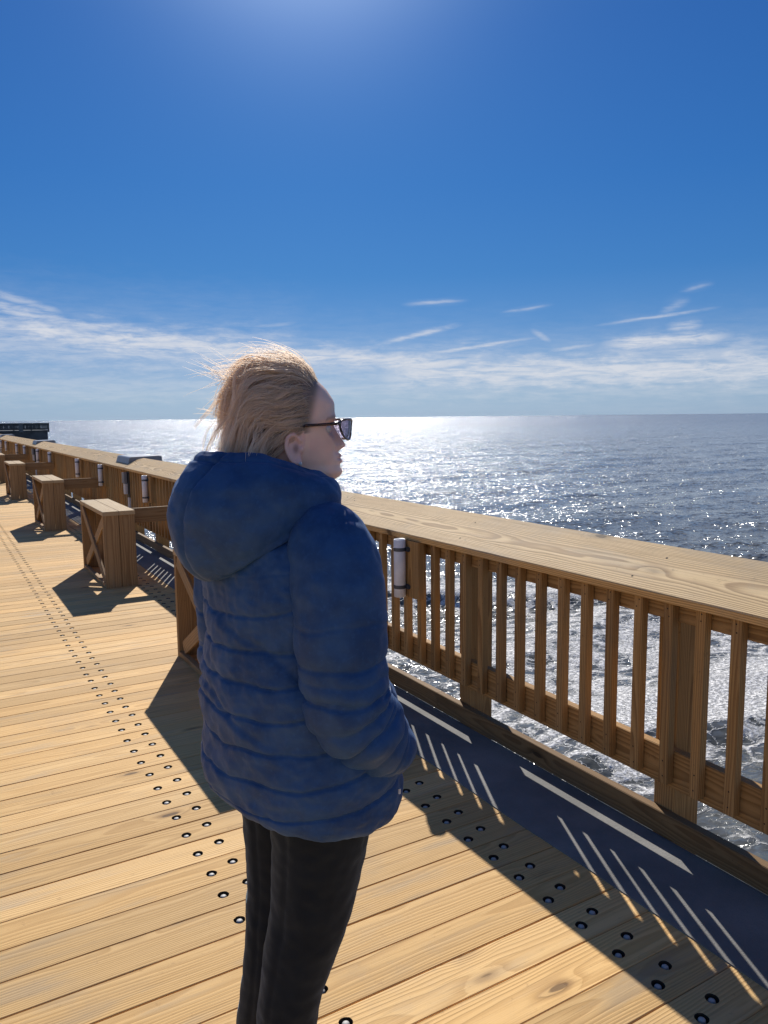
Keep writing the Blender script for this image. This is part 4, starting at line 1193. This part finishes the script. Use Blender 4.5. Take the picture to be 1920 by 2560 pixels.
# --- hair: strands combed back by the wind
hr = np.random.default_rng(5)
hc_ = np.array([.014, 0, 1.522]); hs_ = np.array([.0965, .0785, .0945])
def strand(root, L, lift, n, mode, jit):
    """one strand that hugs the head shell, then falls or flies off"""
    p = np.array(root); pts_ = [p.copy()]; step = L / (n - 1)
    ph_ = hr.uniform(0, 6.28)
    wav = hr.normal(0, .10, 3)
    for i in range(1, n):
        t_ = i / (n - 1)
        rel = (p - hc_) / hs_
        nrm_ = rel / hs_; nrm_ /= np.linalg.norm(nrm_)
        if mode == 0:
            back = np.array([-1.0, 0, -.10]); down = np.array([-.06, -.10 * np.sign(p[1]), -1.0])
            k_ = np.clip((.0 - p[0]) / .088, 0, 1) ** 1.3 * (.92 if p[2] > 1.50 else 1.0)
            nv_ = mnoise.noise_vector(Vector((p[0] * 16, p[1] * 16, p[2] * 16 + lift * 6)))
            wv_ = np.array(nv_) * .55
            low_ = np.clip((1.515 - p[2]) / .05, 0, 1) * .30
            d_ = back * (1 - k_) * (1 - low_) + down * (k_ + .35 * low_)
            if p[2] < 1.49 and p[0] > -.03: d_ = np.array([-1.0, 0, -.62])
            d_ = d_ + jit * np.array([math.sin(ph_ + t_ * 3), math.cos(ph_ * 1.7 + t_ * 4), math.sin(ph_ * 2.3 + t_ * 3.3)]) + wav + wv_
            d_ -= nrm_ * min(0, d_ @ nrm_) * .9
        else:
            d_ = mode_dir + wav * .9 + jit * np.array([math.sin(ph_ + t_ * 3), math.cos(ph_ + t_ * 4), math.sin(ph_ * 2 + t_ * 3)])
            d_ = d_ + curve_dir * t_
        d_ /= np.linalg.norm(d_)
        p = p + d_ * step
        rel = (p - hc_) / hs_; rho = np.linalg.norm(rel)
        tgt = (1.0 + lift * min(1, t_ * 4)) if mode == 0 else .96
        if rho < tgt: p = hc_ + (p - hc_) * (tgt / rho)
        pts_.append(p.copy())
        if mode == 0 and p[2] < 1.43: p = p + np.array([0, 0, 0])
    return pts_
NP = 14
strands = []; wid = []
def hairline(z): return np.interp(z, [1.43, 1.444, 1.484, 1.492, 1.525, 1.565, 1.60, 1.63], [-.03, -.014, -.006, .046, .054, .064, .076, .078])
def scalp_point():
    while True:
        v = hr.normal(0, 1, 3); v /= np.linalg.norm(v)
        r0 = hc_ + v * hs_
        if r0[2] > 1.440 and r0[0] < hairline(r0[2]): return r0
def comb(r0):
    lift = hr.uniform(.02, .16) + (hr.uniform(.0, .09) if r0[2] > 1.56 else 0)
    Ls = hr.uniform(.12, .225) * (.65 if r0[2] < 1.50 else 1.0)
    return np.array(strand(r0, Ls, lift, NP, 0, .10 + .24 * abs(mnoise.noise(Vector(r0) * 30))))
guides = [comb(scalp_point()) for _ in range(300)]
groot = np.array([g_[0] for g_ in guides])
for _ in range(7600):
    r0 = scalp_point()
    if hr.random() < .30:
        strands.append(list(comb(r0)))
    else:
        gi = int(np.argmin(((groot - r0) ** 2).sum(1))); g_ = guides[gi]
        t_ = np.linspace(0, 1, NP)[:, None]
        off_ = (r0 - g_[0])[None] * (1 - .72 * t_ ** .7)
        q_ = g_ + off_ + hr.normal(0, .0012, 3)[None] * t_ + .0022 * t_ * np.sin(t_ * hr.uniform(3, 9) + hr.uniform(0, 6, 3)[None])
        rel = (q_ - hc_) / hs_; rho = np.linalg.norm(rel, axis=1)[:, None]
        q_ = np.where(rho < 1.015, hc_ + (q_ - hc_) * (1.015 / rho), q_)
        q_[0] = r0
        strands.append(list(q_))
    wid.append(hr.uniform(.00028, .00045))
def wisps(n, center, spread, dirv, curv, L0, L1, jit=.25, w0=.00022, w1=.0004):
    global mode_dir, curve_dir
    for _ in range(n):
        r0 = np.array(center) + hr.normal(0, 1, 3) * np.array(spread)
        rel = (r0 - hc_) / hs_; r0 = hc_ + (r0 - hc_) * (1.02 / np.linalg.norm(rel)); r0[0] = min(r0[0], float(hairline(r0[2])) - .004)
        mode_dir = np.array(dirv) + hr.normal(0, .09, 3); curve_dir = np.array(curv) + hr.normal(0, .10, 3)
        strands.append(strand(r0, hr.uniform(L0, L1), .08, NP, 1, jit)); wid.append(hr.uniform(w0, w1))
# the tuft lifted off the forehead, flyaways from crown and back, the loose tail at the nape
wisps(260, (.060, 0, 1.600), (.012, .028, .003), (-.35, 0, .85), (-1.3, 0, -1.0), .05, .135, .05)
wisps(330, (.03, 0, 1.608), (.035, .032, .004), (-.8, 0, .38), (-.3, 0, -.75), .06, .14, .08)
wisps(38, (-.070, -.01, 1.592), (.012, .02, .006), (-.93, -.1, .42), (-.2, 0, .25), .06, .135, .08)
wisps(26, (-.085, -.02, 1.57), (.01, .025, .012), (-1, 0, .12), (0, 0, -.3), .03, .08, .3)
wisps(34, (-.095, 0, 1.525), (.006, .03, .006), (-1, 0, .05), (0, 0, .1), .03, .085, .15)
wisps(170, (-.088, .01, 1.500), (.01, .03, .014), (-.55, .1, -.85), (.1, 0, -.3), .04, .085, .25)
wisps(120, (-.075, -.02, 1.47), (.02, .03, .012), (-.35, 0, -.9), (.1, 0, -.2), .03, .06, .25)
wisps(160, (.035, -.074, 1.500), (.012, .003, .008), (-.95, -.05, -.30), (0, .1, -.5), .05, .10, .12)
SP = rotz(np.array(strands), AH)
hcv = bpy.data.hair_curves.new('hair')
hcv.add_curves([NP] * len(strands))
hcv.points.foreach_set('position', SP.astype(np.float32).ravel())
ra = hcv.attributes.get('radius') or hcv.attributes.new('radius', 'FLOAT', 'POINT')
tap = np.array([1, 1, 1, 1, 1, 1, .98, .95, .9, .85, .78, .68, .55, .3])
ra.data.foreach_set('value', (np.array(wid)[:, None] * tap[None]).astype(np.float32).ravel())
M_HAIR, nt = material('blond_hair')
ri = nt.new('ShaderNodeHairInfo')
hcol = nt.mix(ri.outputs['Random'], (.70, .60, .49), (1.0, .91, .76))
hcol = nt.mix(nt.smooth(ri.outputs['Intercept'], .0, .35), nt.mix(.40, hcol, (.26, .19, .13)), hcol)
df = nt.new('ShaderNodeBsdfDiffuse'); nt.l.new(hcol, df.inputs[0])
tl = nt.new('ShaderNodeBsdfTranslucent'); nt.l.new(nt.vmath('MULTIPLY', hcol, (1.15, .90, .62)), tl.inputs[0])
hp_ = nt.new('ShaderNodeBsdfHairPrincipled'); hp_.parametrization = 'COLOR'; nt.l.new(hcol, hp_.inputs['Color']); hp_.inputs['Roughness'].default_value = .5; hp_.inputs['Radial Roughness'].default_value = .6
m1 = nt.new('ShaderNodeMixShader'); m1.inputs[0].default_value = .5; nt.l.new(df.outputs[0], m1.inputs[1]); nt.l.new(tl.outputs[0], m1.inputs[2])
m2 = nt.new('ShaderNodeMixShader'); m2.inputs[0].default_value = .22; nt.l.new(m1.outputs[0], m2.inputs[1]); nt.l.new(hp_.outputs[0], m2.inputs[2])
nt.l.new(m2.outputs[0], nt.out.inputs[0]); nt.n.remove(nt.bs)
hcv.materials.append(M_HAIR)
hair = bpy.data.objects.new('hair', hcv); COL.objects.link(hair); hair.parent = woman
